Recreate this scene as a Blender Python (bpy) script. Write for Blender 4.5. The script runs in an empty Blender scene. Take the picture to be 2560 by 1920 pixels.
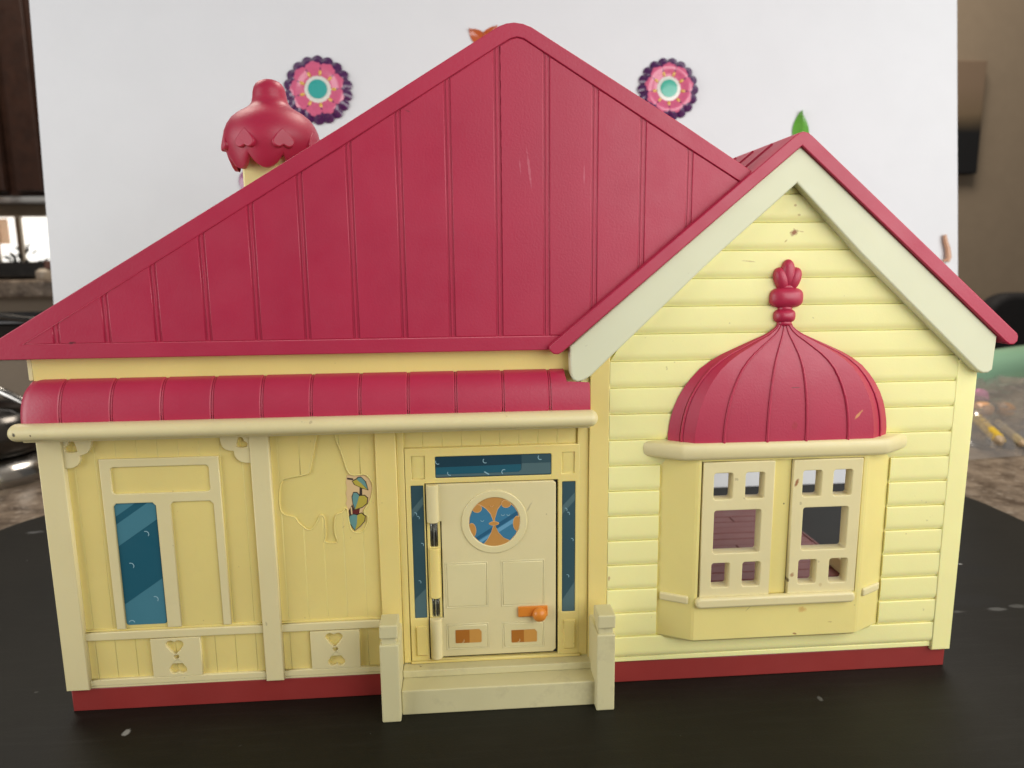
import bpy, bmesh, math, random
from mathutils import Vector, Matrix
random.seed(7)
S = bpy.context.scene
COL = S.collection
MM = 0.001

# ------------------------------------------------------------------ camera
cam_d = bpy.data.cameras.new('camera')
cam = bpy.data.objects.new('camera', cam_d)
COL.objects.link(cam)
cam_d.sensor_width = 36.0
cam_d.lens = 1775.0 / 2560.0 * 36.0
cam_d.clip_start = 0.01
cam_d.clip_end = 60.0
yaw, pitch, roll = 0.074, 0.167, -0.0099
fw = Vector((math.sin(yaw) * math.cos(pitch), math.cos(yaw) * math.cos(pitch), -math.sin(pitch)))
rt = Vector((math.cos(yaw), -math.sin(yaw), 0.0))
up = rt.cross(fw)
r2 = rt * math.cos(roll) + up * math.sin(roll)
u2 = -rt * math.sin(roll) + up * math.cos(roll)
m3 = Matrix((r2, u2, -fw)).transposed()
cam.matrix_world = Matrix.Translation((-0.0277, -0.2958, 0.1908)) @ m3.to_4x4()
cam_d.dof.use_dof = True
cam_d.dof.focus_distance = 0.300
cam_d.dof.aperture_fstop = 12.0
S.camera = cam

# ------------------------------------------------------------------ world, lamps, exposure
W = bpy.data.worlds.new('World')
S.world = W
W.use_nodes = True
bg = W.node_tree.nodes['Background']
bg.inputs[0].default_value = (1.0, 0.96, 0.92, 1)
bg.inputs[1].default_value = 0.13

def area(name, loc, target, size, watts, color, size_y=None):
    l = bpy.data.lights.new(name, 'AREA')
    l.energy = watts
    l.color = color
    l.size = size
    if size_y:
        l.shape = 'RECTANGLE'
        l.size_y = size_y
    o = bpy.data.objects.new(name, l)
    COL.objects.link(o)
    o.location = loc
    d = Vector(target) - Vector(loc)
    o.rotation_euler = d.to_track_quat('-Z', 'Y').to_euler()
    return o

area('window_light', (0.53, -0.44, 0.40), (0.10, 0.05, 0.17), 0.95, 6.9, (1.0, 0.985, 0.95), 0.6)
area('room_light', (-0.92, -0.32, 0.30), (-0.18, 0.1, 0.16), 0.65, 5.2, (1.0, 0.985, 0.97), 0.65)
area('back_right_fill', (0.75, 0.95, 1.75), (0.9, 1.3, 0.0), 0.8, 27.0, (1.0, 0.90, 0.78))  # added fill with no fixture, brightens the dining wall and right-hand counter
area('back_left_fill', (-0.95, 0.95, 1.5), (-0.9, 1.1, 0.0), 0.6, 14.0, (1.0, 0.90, 0.78))  # likewise an added lamp out of view, lifts the dark cabinets and left counter

S.view_settings.view_transform = 'Standard'
S.view_settings.look = 'None'
S.view_settings.exposure = 0.0
S.view_settings.gamma = 1.0
S.cycles.use_denoising = True

# ------------------------------------------------------------------ materials
def srgb(r, g, b):
    f = lambda c: (c / 255) / 12.92 if c / 255 <= 0.04045 else ((c / 255 + 0.055) / 1.055) ** 2.4
    return (f(r), f(g), f(b))

def new_mat(name):
    m = bpy.data.materials.new(name)
    m.use_nodes = True
    nt = m.node_tree
    return m, nt, nt.nodes['Principled BSDF']

def N(nt, kind, **kw):
    n = nt.nodes.new(kind)
    for k, v in kw.items():
        setattr(n, k, v)
    return n

def math_node(nt, op, a, b=None, c=None):
    n = N(nt, 'ShaderNodeMath', operation=op)
    for i, v in enumerate((a, b, c)):
        if v is None:
            continue
        if isinstance(v, (int, float)):
            n.inputs[i].default_value = v
        else:
            nt.links.new(v, n.inputs[i])
    return n.outputs[0]

def mix_col(nt, fac, a, b):
    n = N(nt, 'ShaderNodeMix', data_type='RGBA')
    if isinstance(fac, (int, float)):
        n.inputs[0].default_value = fac
    else:
        nt.links.new(fac, n.inputs[0])
    for i, v in ((6, a), (7, b)):
        if isinstance(v, tuple):
            n.inputs[i].default_value = (*v[:3], 1)
        else:
            nt.links.new(v, n.inputs[i])
    return n.outputs[2]

def noise(nt, vec, scale, detail=3, rough=0.5, out='Fac'):
    n = N(nt, 'ShaderNodeTexNoise')
    n.inputs['Scale'].default_value = scale
    n.inputs['Detail'].default_value = detail
    n.inputs['Roughness'].default_value = rough
    nt.links.new(vec, n.inputs['Vector'])
    return n.outputs[out]

def ramp(nt, fac, lo, hi):
    n = N(nt, 'ShaderNodeMapRange')
    n.inputs['From Min'].default_value = lo
    n.inputs['From Max'].default_value = hi
    nt.links.new(fac, n.inputs['Value'])
    return n.outputs[0]

def plastic(name, col, rough=0.45, sss=0.0, sss_r=(1, .6, .2), grain=0.05, var=0.06, coat=0.0,
            stains=(), smudge=0.0, smudge_col=(0.25, 0.2, 0.12), spec=0.5, grain_scale=1500, speck=0.0):
    m, nt, b = new_mat(name)
    tc = N(nt, 'ShaderNodeTexCoord').outputs['Object']
    n1 = noise(nt, tc, 28, 4)
    dark = tuple(c * (1 - var) for c in col)
    lite = tuple(min(1, c * (1 + var * .6)) for c in col)
    c = mix_col(nt, ramp(nt, n1, 0.35, 0.65), dark, lite)
    if smudge:
        n2 = noise(nt, tc, 55, 7, 0.65)
        f = math_node(nt, 'MULTIPLY', ramp(nt, n2, 0.55, 0.78), smudge)
        c = mix_col(nt, f, c, smudge_col)
    if speck:
        n5 = noise(nt, tc, 260, 2, 0.5)
        f = math_node(nt, 'MULTIPLY', ramp(nt, n5, 0.755, 0.78), speck)
        c = mix_col(nt, f, c, (0.10, 0.06, 0.03))
    if stains:
        sx = N(nt, 'ShaderNodeSeparateXYZ')
        nt.links.new(tc, sx.inputs[0])
        wob = noise(nt, tc, 420, 4, 0.7)
        for (cx, cz, rx, rz, ang, scol, amt) in stains:
            dx = math_node(nt, 'SUBTRACT', sx.outputs[0], cx * MM)
            dz = math_node(nt, 'SUBTRACT', sx.outputs[2], cz * MM)
            ca, sa = math.cos(ang), math.sin(ang)
            u = math_node(nt, 'ADD', math_node(nt, 'MULTIPLY', dx, ca / (rx * MM)), math_node(nt, 'MULTIPLY', dz, sa / (rx * MM)))
            v = math_node(nt, 'ADD', math_node(nt, 'MULTIPLY', dx, -sa / (rz * MM)), math_node(nt, 'MULTIPLY', dz, ca / (rz * MM)))
            d = math_node(nt, 'SQRT', math_node(nt, 'ADD', math_node(nt, 'MULTIPLY', u, u), math_node(nt, 'MULTIPLY', v, v)))
            d = math_node(nt, 'ADD', d, math_node(nt, 'MULTIPLY', math_node(nt, 'SUBTRACT', wob, 0.5), 2.2))
            f = math_node(nt, 'MULTIPLY', ramp(nt, d, 1.15, 0.55), amt)
            c = mix_col(nt, f, c, scol)
    nt.links.new(c, b.inputs['Base Color'])
    n3 = noise(nt, tc, grain_scale, 2, 0.6)
    n4 = noise(nt, tc, 70, 5, 0.6)
    r = N(nt, 'ShaderNodeMapRange')
    r.inputs['From Min'].default_value = 0.3
    r.inputs['From Max'].default_value = 0.7
    r.inputs['To Min'].default_value = rough - 0.06
    r.inputs['To Max'].default_value = rough + 0.07
    nt.links.new(n4, r.inputs['Value'])
    nt.links.new(r.outputs[0], b.inputs['Roughness'])
    bp = N(nt, 'ShaderNodeBump')
    bp.inputs['Strength'].default_value = grain
    bp.inputs['Distance'].default_value = 0.0004
    nt.links.new(n3, bp.inputs['Height'])
    nt.links.new(bp.outputs[0], b.inputs['Normal'])
    b.inputs['Specular IOR Level'].default_value = spec
    if sss:
        b.inputs['Subsurface Weight'].default_value = sss
        b.inputs['Subsurface Radius'].default_value = sss_r
        b.inputs['Subsurface Scale'].default_value = 0.0016
    b.inputs['Coat Weight'].default_value = coat
    return m

BR = (0.30, 0.10, 0.03)
YS = [(113.4, 202.8, 1.8, 1.4, 0.2, BR, 0.95), (116.3, 203.2, 1.6, .35, -.2, BR, 0.35), (113.1, 213.9, .6, .45, 0, BR, 0.5),
      (115.0, 210.0, .7, .5, 0, BR, 0.45), (109.8, 199.3, .7, .35, .7, (.45, .32, .08), 0.6), (94.3, 191.1, 3.0, .28, -.1, BR, .35),
      (123.3, 36.4, 1.6, 1.5, .3, (.62, .33, .08), .6), (120.6, 24.9, 1.2, .5, -.3, BR, .8), (136.8, 29.8, 1.0, .25, -.1, BR, .45),
      (151.6, 20.8, .8, .35, 0, (.12, .10, .05), .7), (98.7, 38.3, 2.0, .2, .8, (.3, .22, .1), .5), (36.6, 52.0, .5, 1.2, 0, BR, .55),
      (112.9, 86.0, .35, .4, 0, (.05, .04, .02), .9)]
M = {}
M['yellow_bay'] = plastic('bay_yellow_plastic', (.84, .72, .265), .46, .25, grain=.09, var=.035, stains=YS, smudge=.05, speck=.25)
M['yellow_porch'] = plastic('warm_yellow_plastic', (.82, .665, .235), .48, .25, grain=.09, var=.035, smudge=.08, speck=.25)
M['yellow'] = plastic('yellow_plastic', (.93, .87, .40), .46, .25, grain=.10, var=.035, stains=YS, smudge=.05, speck=.25)
CS = [(117.2, 96.0, .75, 1.9, -.35, BR, .9), (117.4, 53.5, 1.0, 1.0, 0, BR, .7), (115.9, 51.0, .5, 1.0, 0, (.10, .06, .02), .8),
      (130.9, 48.2, .8, 1.0, 0, (.55, .40, .18), .5), (-200.6, 127.4, .7, .8, 0, (.04, .03, .02), .9), (-194.5, 126.9, .35, .5, 0, (.04, .03, .02), .9),
      (1.0, 86.0, .5, 2.6, -.5, (.35, .30, .18), .5), (21.0, 147.0, .3, .5, .4, (.3, .3, .2), .6), (198.0, 150.0, .3, 3.0, .1, (.55, .55, .40), .6)]
M['cream'] = plastic('cream_plastic', (.77, .675, .37), .42, .2, (1, .75, .4), grain=.05, var=.035, stains=CS, smudge=.10, speck=.3)
M['gable_cream'] = plastic('pale_cream_plastic', (.73, .735, .52), .45, .2, (1, .8, .5), grain=.05, var=.025, speck=.3)
M['step_cream'] = plastic('grubby_cream_plastic', (.64, .585, .33), .5, .15, (1, .75, .4), grain=.08, var=.05, smudge=.55, smudge_col=(.33, .28, .17), speck=.6)
RS = [(1.6, 228.0, .45, 7.5, .12, (.70, .25, .31), .32), (-2.0, 229.0, .3, 3.5, .1, (.70, .25, .31), .25), (-45.6, 249.8, 1.2, .3, -.3, (.16, .02, .03), .6),
      (23.7, 226.0, .3, 4.0, 0, (.72, .25, .32), .3), (-180.0, 161.9, 1.5, .6, .2, (.03, .01, .01), .8),
      (143.0, 125.6, 2.6, .6, .85, (.75, .38, .12), .75), (114.6, 138.0, 2.2, .22, 0, (.08, .03, .03), .7), (114.6, 121.5, 1.6, 1.8, 0, (.36, .02, .03), .55)]
M['red'] = plastic('raspberry_plastic', (.46, .020, .065), .43, .10, (1, .2, .2), grain=.16, var=.05, spec=.66, stains=RS, smudge=.04, smudge_col=(.55, .10, .13), grain_scale=1100)
M['base_red'] = plastic('brick_red_plastic', (.29, .032, .028), .42, grain=.05, var=.08)
M['floor_brown'] = plastic('maroon_floor_plastic', (.20, .055, .050), .42, grain=.06, var=.08)
M['orange'] = plastic('orange_plastic', (.72, .24, .03), .32, grain=.03, var=.05)
M['board'] = plastic('white_foam_board', (.81, .83, .865), .7, grain=.04, var=.012, grain_scale=600, smudge=.05, smudge_col=(.66, .665, .69))
M['metal'] = plastic('pin_metal', (.55, .56, .50), .25, grain=.0)
M['metal'].node_tree.nodes['Principled BSDF'].inputs['Metallic'].default_value = 1
M['dark'] = plastic('dark_gap', (.02, .02, .015), .5)
def flat(name, col, rough=.4, **k):
    return plastic(name, col, rough, grain=.02, var=.04, **k)
M['teal'] = flat('teal_print', srgb(34, 92, 110), .35)
M['teal_light'] = flat('light_teal_print', srgb(72, 128, 144), .35)
M['blue'] = flat('blue_print', srgb(64, 124, 156), .35)
M['blue_light'] = flat('light_blue_print', srgb(104, 160, 192), .35)
M['blue_dark'] = flat('dark_blue_print', srgb(44, 96, 128), .35)
M['slate'] = flat('slate_print', srgb(82, 108, 112), .35)
M['slate_dark'] = flat('dark_slate_print', srgb(54, 82, 90), .35)
M['transom_dark'] = flat('dark_transom_print', srgb(30, 62, 76), .35)
M['white_print'] = flat('pale_print', srgb(150, 188, 200), .4)
M['tan'] = flat('tan_print', srgb(196, 142, 74), .4)
M['tan_line'] = flat('pale_tan_print', srgb(224, 176, 116), .4)
M['kick_a'] = flat('brown_print', srgb(176, 110, 40), .4)
M['kick_b'] = flat('light_brown_print', srgb(206, 150, 74), .4)
M['paper'] = flat('beige_print', srgb(222, 190, 140), .5)
M['vine_teal'] = flat('vine_teal_print', srgb(104, 150, 146), .45)
M['vine_olive'] = flat('vine_olive_print', srgb(186, 170, 70), .45)
M['vine_dark'] = flat('vine_outline_print', srgb(62, 50, 44), .45)
M['vine_red'] = flat('vine_pot_print', srgb(104, 40, 36), .45)
for k, c in dict(foil_purple=(.085, .018, .105), foil_pink=(.72, .14, .27), foil_white=(.80, .80, .74), foil_teal=(.05, .42, .39),
                 foil_teal_green=(.07, .48, .36), foil_yellow=(.80, .50, .10), foil_green=(.14, .42, .05), foil_orange=(.60, .12, .03), foil_mauve=(.42, .16, .30), foil_peach=(.66, .36, .22)).items():
    M[k] = plastic(k, c, .28, grain=.0, var=.05, coat=.6)
    M[k].node_tree.nodes['Principled BSDF'].inputs['Coat Roughness'].default_value = .06

# ------------------------------------------------------------------ helpers
def tag(o, label=None, cat=None, group=None, kind=None):
    for k, v in (('label', label), ('category', cat), ('group', group), ('kind', kind)):
        if v:
            o[k] = v
    return o

def thing(name, label, cat, loc=(0, 0, 0), group=None):
    o = bpy.data.objects.new(name, None)
    o.empty_display_size = .02
    COL.objects.link(o)
    o.location = loc
    return tag(o, label, cat, group)

def link(name, me, mat, parent=None):
    o = bpy.data.objects.new(name, me)
    COL.objects.link(o)
    if mat is not None and not me.materials:
        me.materials.append(mat)
    if parent is not None:
        o.parent = parent
        if parent.type == 'EMPTY' and parent.location.length > 0:
            o.matrix_parent_inverse = Matrix.Translation(-parent.location)
    return o

def smooth(me, angle=35):
    for p in me.polygons:
        p.use_smooth = True
    me.set_sharp_from_angle(angle=math.radians(angle))

def plate_mesh(outlines, t, bevel=.3, res=1):
    """outlines in mm (first outer, others holes) -> mesh in local XY, thickness t along Z, centred."""
    cu = bpy.data.curves.new('outline', 'CURVE')
    cu.dimensions = '2D'
    cu.fill_mode = 'BOTH'
    bevel = min(bevel, t * .45)
    cu.extrude = t / 2 - bevel
    cu.bevel_depth = bevel
    cu.bevel_resolution = res
    cu.offset = -bevel
    for pts in outlines:
        s = cu.splines.new('POLY')
        s.points.add(len(pts) - 1)
        for p, q in zip(s.points, pts):
            p.co = (q[0], q[1], 0, 1)
        s.use_cyclic_u = True
    ob = bpy.data.objects.new('outline', cu)
    me = bpy.data.meshes.new_from_object(ob)
    bpy.data.objects.remove(ob)
    bpy.data.curves.remove(cu)
    bm = bmesh.new()
    bm.from_mesh(me)
    bmesh.ops.remove_doubles(bm, verts=bm.verts, dist=1e-4)
    bmesh.ops.recalc_face_normals(bm, faces=bm.faces)
    bm.to_mesh(me)
    bm.free()
    return me

def plate(name, outlines, y, t, mat, parent, bevel=.3, res=1):
    """upright plate in the XZ plane: front face at y (mm), going back t."""
    if isinstance(outlines[0][0], (int, float)):
        outlines = [outlines]
    me = plate_mesh(outlines, t, bevel, res)
    me.transform(Matrix.Scale(MM, 4) @ Matrix.Translation((0, y + t / 2, 0)) @ Matrix.Rotation(math.pi / 2, 4, 'X'))
    me.update()
    return link(name, me, mat, parent)

def rect(x0, z0, x1, z1):
    return [(x0, z0), (x1, z0), (x1, z1), (x0, z1)]

def rrect(x0, z0, x1, z1, r, n=4):
    out = []
    for cx, cz, a0 in ((x1 - r, z1 - r, 0), (x0 + r, z1 - r, 90), (x0 + r, z0 + r, 180), (x1 - r, z0 + r, 270)):
        for i in range(n + 1):
            a = math.radians(a0 + 90 * i / n)
            out.append((cx + r * math.cos(a), cz + r * math.sin(a)))
    return out

def circ(cx, cz, r, n=40, rz=None):
    return [(cx + r * math.cos(2 * math.pi * i / n), cz + (rz or r) * math.sin(2 * math.pi * i / n)) for i in range(n)]

def heart(cx, cz, w, h, rot=0, n=9):
    """point down: two round lobes, straight sides, a shallow cleft"""
    right = []
    for i in range(n):
        a = math.radians(125 - 165 * i / (n - 1))
        right.append((.46 + .54 * math.cos(a), .42 + .54 * math.sin(a)))
    k = right[0][0]
    right = [(x, z) for x, z in right if x > .02]
    pts = [(0, .74)] + right + [(.55, -.42), (0, -1.0), (-.55, -.42)] + [(-x, z) for x, z in right[::-1]]
    out = []
    for x, z in pts:
        x *= w / 2
        z *= h / 2
        out.append((cx + x * math.cos(rot) - z * math.sin(rot), cz + x * math.sin(rot) + z * math.cos(rot)))
    return out

def bm_mesh(bm, name='mesh', smooth_angle=None):
    bmesh.ops.recalc_face_normals(bm, faces=bm.faces)
    me = bpy.data.meshes.new(name)
    bm.to_mesh(me)
    bm.free()
    me.transform(Matrix.Scale(MM, 4))
    if smooth_angle:
        smooth(me, smooth_angle)
    return me

def add_box(bm, x0, x1, y0, y1, z0, z1, bevel=0, seg=2):
    r = bmesh.ops.create_cube(bm, size=1)
    vs = r['verts']
    for v in vs:
        v.co = Vector(((x0 + x1) / 2 + v.co.x * (x1 - x0), (y0 + y1) / 2 + v.co.y * (y1 - y0), (z0 + z1) / 2 + v.co.z * (z1 - z0)))
    if bevel:
        es = list({e for v in vs for e in v.link_edges})
        bmesh.ops.bevel(bm, geom=es, offset=bevel, segments=seg, profile=.5, affect='EDGES')

def box(name, x0, x1, y0, y1, z0, z1, mat, parent, bevel=.4, seg=2):
    bm = bmesh.new()
    add_box(bm, x0, x1, y0, y1, z0, z1, bevel, seg)
    return link(name, bm_mesh(bm, name), mat, parent)

def loft(bm, rings, cap=True, closed=True):
    vr = [[bm.verts.new(p) for p in ring] for ring in rings]
    n = len(vr[0])
    for a, b in zip(vr, vr[1:]):
        for i in range(n if closed else n - 1):
            j = (i + 1) % n
            bm.faces.new((a[i], a[j], b[j], b[i]))
    if cap:
        bm.faces.new(vr[0][::-1])
        bm.faces.new(vr[-1])

def lathe(bm, prof, cx, cy, n=32, sy=1.0, fn=None):
    rings = []
    for r, z in prof:
        ring = []
        for i in range(n):
            a = 2 * math.pi * i / n
            zz = z + (fn(a, r, z) if fn else 0)
            ring.append((cx + r * math.cos(a), cy + sy * r * math.sin(a), zz))
        rings.append(ring)
    loft(bm, rings)

def tube(bm, pts, r, n=8):
    pts = [Vector(p) for p in pts]
    rings = []
    pa = None
    for i, p in enumerate(pts):
        d = (pts[min(i + 1, len(pts) - 1)] - pts[max(i - 1, 0)]).normalized()
        if pa is None:
            a = d.cross(Vector((0, 0, 1)))
            if a.length < .3:
                a = d.cross(Vector((0, 1, 0)))
        else:
            a = pa - d * pa.dot(d)
        a.normalize()
        pa = a
        b = d.cross(a)
        rr = r[i] if isinstance(r, (list, tuple)) else r
        rings.append([p + a * rr * math.cos(2 * math.pi * k / n) + b * rr * math.sin(2 * math.pi * k / n) for k in range(n)])
    loft(bm, rings)

def clip(poly, a, b, c):
    """keep the side of a polygon where a*x + b*z <= c"""
    out = []
    for i, p in enumerate(poly):
        q = poly[(i + 1) % len(poly)]
        dp, dq = a * p[0] + b * p[1] - c, a * q[0] + b * q[1] - c
        if dp <= 0:
            out.append(p)
        if (dp < 0 < dq) or (dq < 0 < dp):
            t = dp / (dp - dq)
            out.append((p[0] + t * (q[0] - p[0]), p[1] + t * (q[1] - p[1])))
    return out

# ================================================================== SETTING
def struct(o):
    o['kind'] = 'structure'
    return o

# granite counter
def granite():
    m, nt, b = new_mat('brown_granite')
    tc = N(nt, 'ShaderNodeTexCoord').outputs['Object']
    n1 = noise(nt, tc, 45, 8, .7)
    n2 = noise(nt, tc, 160, 4, .6)
    n3 = noise(nt, tc, 14, 4, .6)
    c = mix_col(nt, ramp(nt, n1, .38, .64), (.075, .052, .036), (.30, .235, .175))
    c = mix_col(nt, math_node(nt, 'MULTIPLY', ramp(nt, n2, .58, .68), .75), c, (.45, .38, .31))
    c = mix_col(nt, math_node(nt, 'MULTIPLY', ramp(nt, n3, .55, .7), .55), c, (.09, .06, .045))
    nt.links.new(c, b.inputs['Base Color'])
    b.inputs['Roughness'].default_value = .28
    return m
M['granite'] = granite()
nt_ = M['board'].node_tree
tc_ = N(nt_, 'ShaderNodeTexCoord').outputs['Object']
b2 = N(nt_, 'ShaderNodeBump')
b2.inputs['Strength'].default_value = .35
b2.inputs['Distance'].default_value = .004
nt_.links.new(noise(nt_, tc_, 16, 5, .55), b2.inputs['Height'])
pb = nt_.nodes['Principled BSDF']
nt_.links.new(pb.inputs['Normal'].links[0].from_socket, b2.inputs['Normal'])
nt_.links.new(b2.outputs[0], pb.inputs['Normal'])
struct(box('countertop', -1400, 1500, -700, 900, -40, -6, M['granite'], None, 3))

def black_top():
    m, nt, b = new_mat('black_board_surface')
    tc = N(nt, 'ShaderNodeTexCoord').outputs['Object']
    sx = N(nt, 'ShaderNodeSeparateXYZ')
    nt.links.new(tc, sx.inputs[0])
    n1 = noise(nt, tc, 9, 5, .6)
    c = mix_col(nt, ramp(nt, n1, .35, .7), (.0065, .006, .0038), (.012, .011, .008))
    # long fine brushing along the board
    mp = N(nt, 'ShaderNodeMapping')
    mp.inputs['Scale'].default_value = (25, 320, 1)
    nt.links.new(tc, mp.inputs[0])
    nb = noise(nt, mp.outputs[0], 1.0, 4, .6)
    c = mix_col(nt, math_node(nt, 'MULTIPLY', ramp(nt, nb, .5, .8), .5), c, (.020, .019, .016))
    # dust specks
    nd = noise(nt, tc, 210, 2, .5)
    c = mix_col(nt, ramp(nt, nd, .775, .80), c, (.20, .20, .19))
    nd2 = noise(nt, tc, 95, 3, .5)
    c = mix_col(nt, math_node(nt, 'MULTIPLY', ramp(nt, nd2, .74, .77), .6), c, (.10, .10, .095))
    wob = noise(nt, tc, 160, 5, .7)
    for cx, cy, rx, ry, col, amt in ((-46, -34.5, 15, 6.5, (.010, .009, .006), .85), (-169.6, -16.5, 1.4, 2.6, (.36, .36, .34), .75),
                                     (242, 49, 4, 1.6, (.12, .12, .11), .5), (266, 50, 6, 2, (.16, .16, .15), .5), (280, 52, 5, 2.4, (.12, .12, .11), .5),
                                     (292, 97, 14, 9, (.008, .008, .007), .8), (262, 60, 16, 8, (.010, .010, .009), .7), (287, 108, 1.6, .9, (.5, .5, .48), .9),
                                     (128, -20, 1.0, 1.8, (.12, .12, .11), .8), (-342, 226, 5, 3, (.2, .2, .2), .6)):
        u = math_node(nt, 'DIVIDE', math_node(nt, 'SUBTRACT', sx.outputs[0], cx * MM), rx * MM)
        v = math_node(nt, 'DIVIDE', math_node(nt, 'SUBTRACT', sx.outputs[1], cy * MM), ry * MM)
        d = math_node(nt, 'SQRT', math_node(nt, 'ADD', math_node(nt, 'MULTIPLY', u, u), math_node(nt, 'MULTIPLY', v, v)))
        d = math_node(nt, 'ADD', d, math_node(nt, 'MULTIPLY', math_node(nt, 'SUBTRACT', wob, .5), 2.4 if col[0] > .05 else .6))
        c = mix_col(nt, math_node(nt, 'MULTIPLY', ramp(nt, d, 1.15, .6), amt), c, col)
    nt.links.new(c, b.inputs['Base Color'])
    b.inputs['Roughness'].default_value = .52
    b.inputs['Specular IOR Level'].default_value = .22
    bp = N(nt, 'ShaderNodeBump')
    bp.inputs['Strength'].default_value = .12
    bp.inputs['Distance'].default_value = .0004
    nt.links.new(noise(nt, tc, 900, 3, .6), bp.inputs['Height'])
    nt.links.new(bp.outputs[0], b.inputs['Normal'])
    return m
M['black_top'] = black_top()
me = plate_mesh([rrect(-374, -600, 386, 300, 90, 12)], 5.8, .8, 2)
me.transform(Matrix.Scale(MM, 4) @ Matrix.Translation((0, 0, -2.9)))
tt = link('black_display_base', me, M['black_top'])
tag(tt, 'large matte black rounded base board lying on the granite counter under the toy house', 'base board')

# room walls, bar ledge
def wall_mat(name, col):
    return plastic(name, col, .85, grain=.1, var=.03, grain_scale=60)
M['wall_brown'] = wall_mat('brown_wall_paint', (.30, .235, .165))
M['wall_tan'] = wall_mat('tan_wall_paint', (.27, .22, .165))
struct(box('kitchen_wall', -3200, 700, 2110, 2200, -900, 2400, M['wall_tan'], None, 0))
struct(box('dining_wall', 700, 3600, 1810, 1900, -900, 2400, M['wall_brown'], None, 0))
struct(box('room_floor', -3200, 3600, -2000, 2200, -960, -900, plastic('floor_boards', (.16, .10, .06), .5), None, 0))
struct(box('bar_wall', -1700, -480, 1020, 1100, -900, 142, M['wall_tan'], None, 0))
struct(box('bar_ledge', -1760, -460, 985, 1240, 142, 172, M['granite'], None, 4))
struct(box('sink_counter', -2000, -480, 1500, 2105, -60, 60, M['granite'], None, 4))

# ================================================================== TOY HOUSE
H = thing('toy_house', 'yellow and raspberry red plastic toy house with an onion dome over its bay window', 'dollhouse')
Y, C, R, B = M['yellow'], M['cream'], M['red'], M['base_red']
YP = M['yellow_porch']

# ---- base, floor, shell
plate('base_plinth', rect(-199.2, 0, -63.8, 10.6), 0, 5, B, H, .5)
plate('base_plinth', rect(36.1, 0, 199.5, 10.4), 0, 5, B, H, .5)
fl = box('floor', 20, 198.2, 5.2, 196, 3, 10, B, H, .3)
for k in range(19):
    y0 = 6.5 + k * 10
    cut = 70 + (k * 47) % 110
    for a, b in ((20.5, cut - .3), (cut + .3, 198.6)):
        box('plank', a, b, y0, y0 + 9.5, 9.2, 11 + .12 * ((k * 7) % 3), M['floor_brown'], fl, .3, 1)
box('floor_edge', 198.8, 200.4, 5.2, 196, 2.4, 11.6, M['floor_brown'], H, .4)
box('side_wall', -199.5, -196.5, 5.2, 196, 0, 154, Y, H, .4).name = 'side_wall'
box('side_skirting', 190.4, 196.0, 4.4, 92, 11.2, 20.0, C, H, .6)
plate('front_wall', rect(-198.6, 10.8, 36.0, 156), 1.6, 3, Y, H, .3)
gout = [(23.5, 10.8), (199.4, 10.8), (199.4, 146), (111.6, 228), (23.5, 149)]
plate('gable_back', [gout, rect(73.5, 43.5, 149, 107.5)], .1, 3.2, Y, H, .3)

# ---- main roof: rim, groove bed, 15 panels
gable_line = (-.8236, 1.0, 147.46)           # keep z - .8236x <= c  is ABOVE-left ... (see use)
def left_of_gable(poly):
    # keep points with z >= .8236 x + 147.46  (left of the small gable's roof slope)
    return clip(poly, .8236, -1.0, -147.46)
outer = [(9.9, 155.6), (-214.5, 155.6), (-216.6, 156.4), (-217.4, 157.8), (-215.8, 158.9), (-71.8, 243.5), (-12.5, 279.4), (-9.9, 280.9), (-7.0, 282.0), (-3.9, 282.4),
         (-.6, 282.0), (2.6, 280.9), (5.2, 279.4), (63.8, 245.0), (95.05, 225.7)]
inner = [(90.2, 221.7), (62.6, 238.2), (2.4, 275.0), (-.2, 276.6), (-2.8, 277.2), (-5.4, 276.6), (-9.6, 274.2), (-72.1, 236.3), (-198.7, 161.5), (17.05, 161.5)]
rf = plate('main_roof', outer + inner, -5.0, 3.2, R, H, .35)
plate('roof_bed', [(95.0, 225.0), (2.6, 280.0), (-3.9, 281.2), (-10, 280), (-205, 162.5), (-205, 157), (11.2, 157)], -4.12, 1.8, R, rf, 0)
xs = [-204.0] + [-184.4 + 19.42 * k for k in range(14)] + [110]
inner_full = [(-198.4, 161.7), (-72.0, 236.1), (-9.6, 274.0), (-5.4, 276.4), (-2.8, 277.0), (-.2, 276.4), (2.4, 274.8), (62.6, 238.0), (120, 203.6), (120, 161.7)]
for a, b in zip(xs, xs[1:]):
    p = clip(clip(inner_full, -1, 0, -a), 1, 0, b - 2.5)
    p = left_of_gable(p)
    if len(p) >= 3 and max(q[0] for q in p) - min(q[0] for q in p) > 1.5:
        plate('roof_panel', p, -4.55, 1.4, R, rf, .3)
    # thin bead in the joint beside each panel
    q = left_of_gable(clip(clip(inner_full, -1, 0, -(b - 1.75)), 1, 0, b - .75))
    if len(q) >= 3 and b < 100:
        plate('roof_batten', q, -4.34, .5, R, rf, .15)

# ---- fascia
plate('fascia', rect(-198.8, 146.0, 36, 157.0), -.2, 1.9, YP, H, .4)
plate('fascia_end', rrect(-200.6, 146.4, -198.9, 156.5, .6), -.1, 3, C, H, .3)

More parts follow.
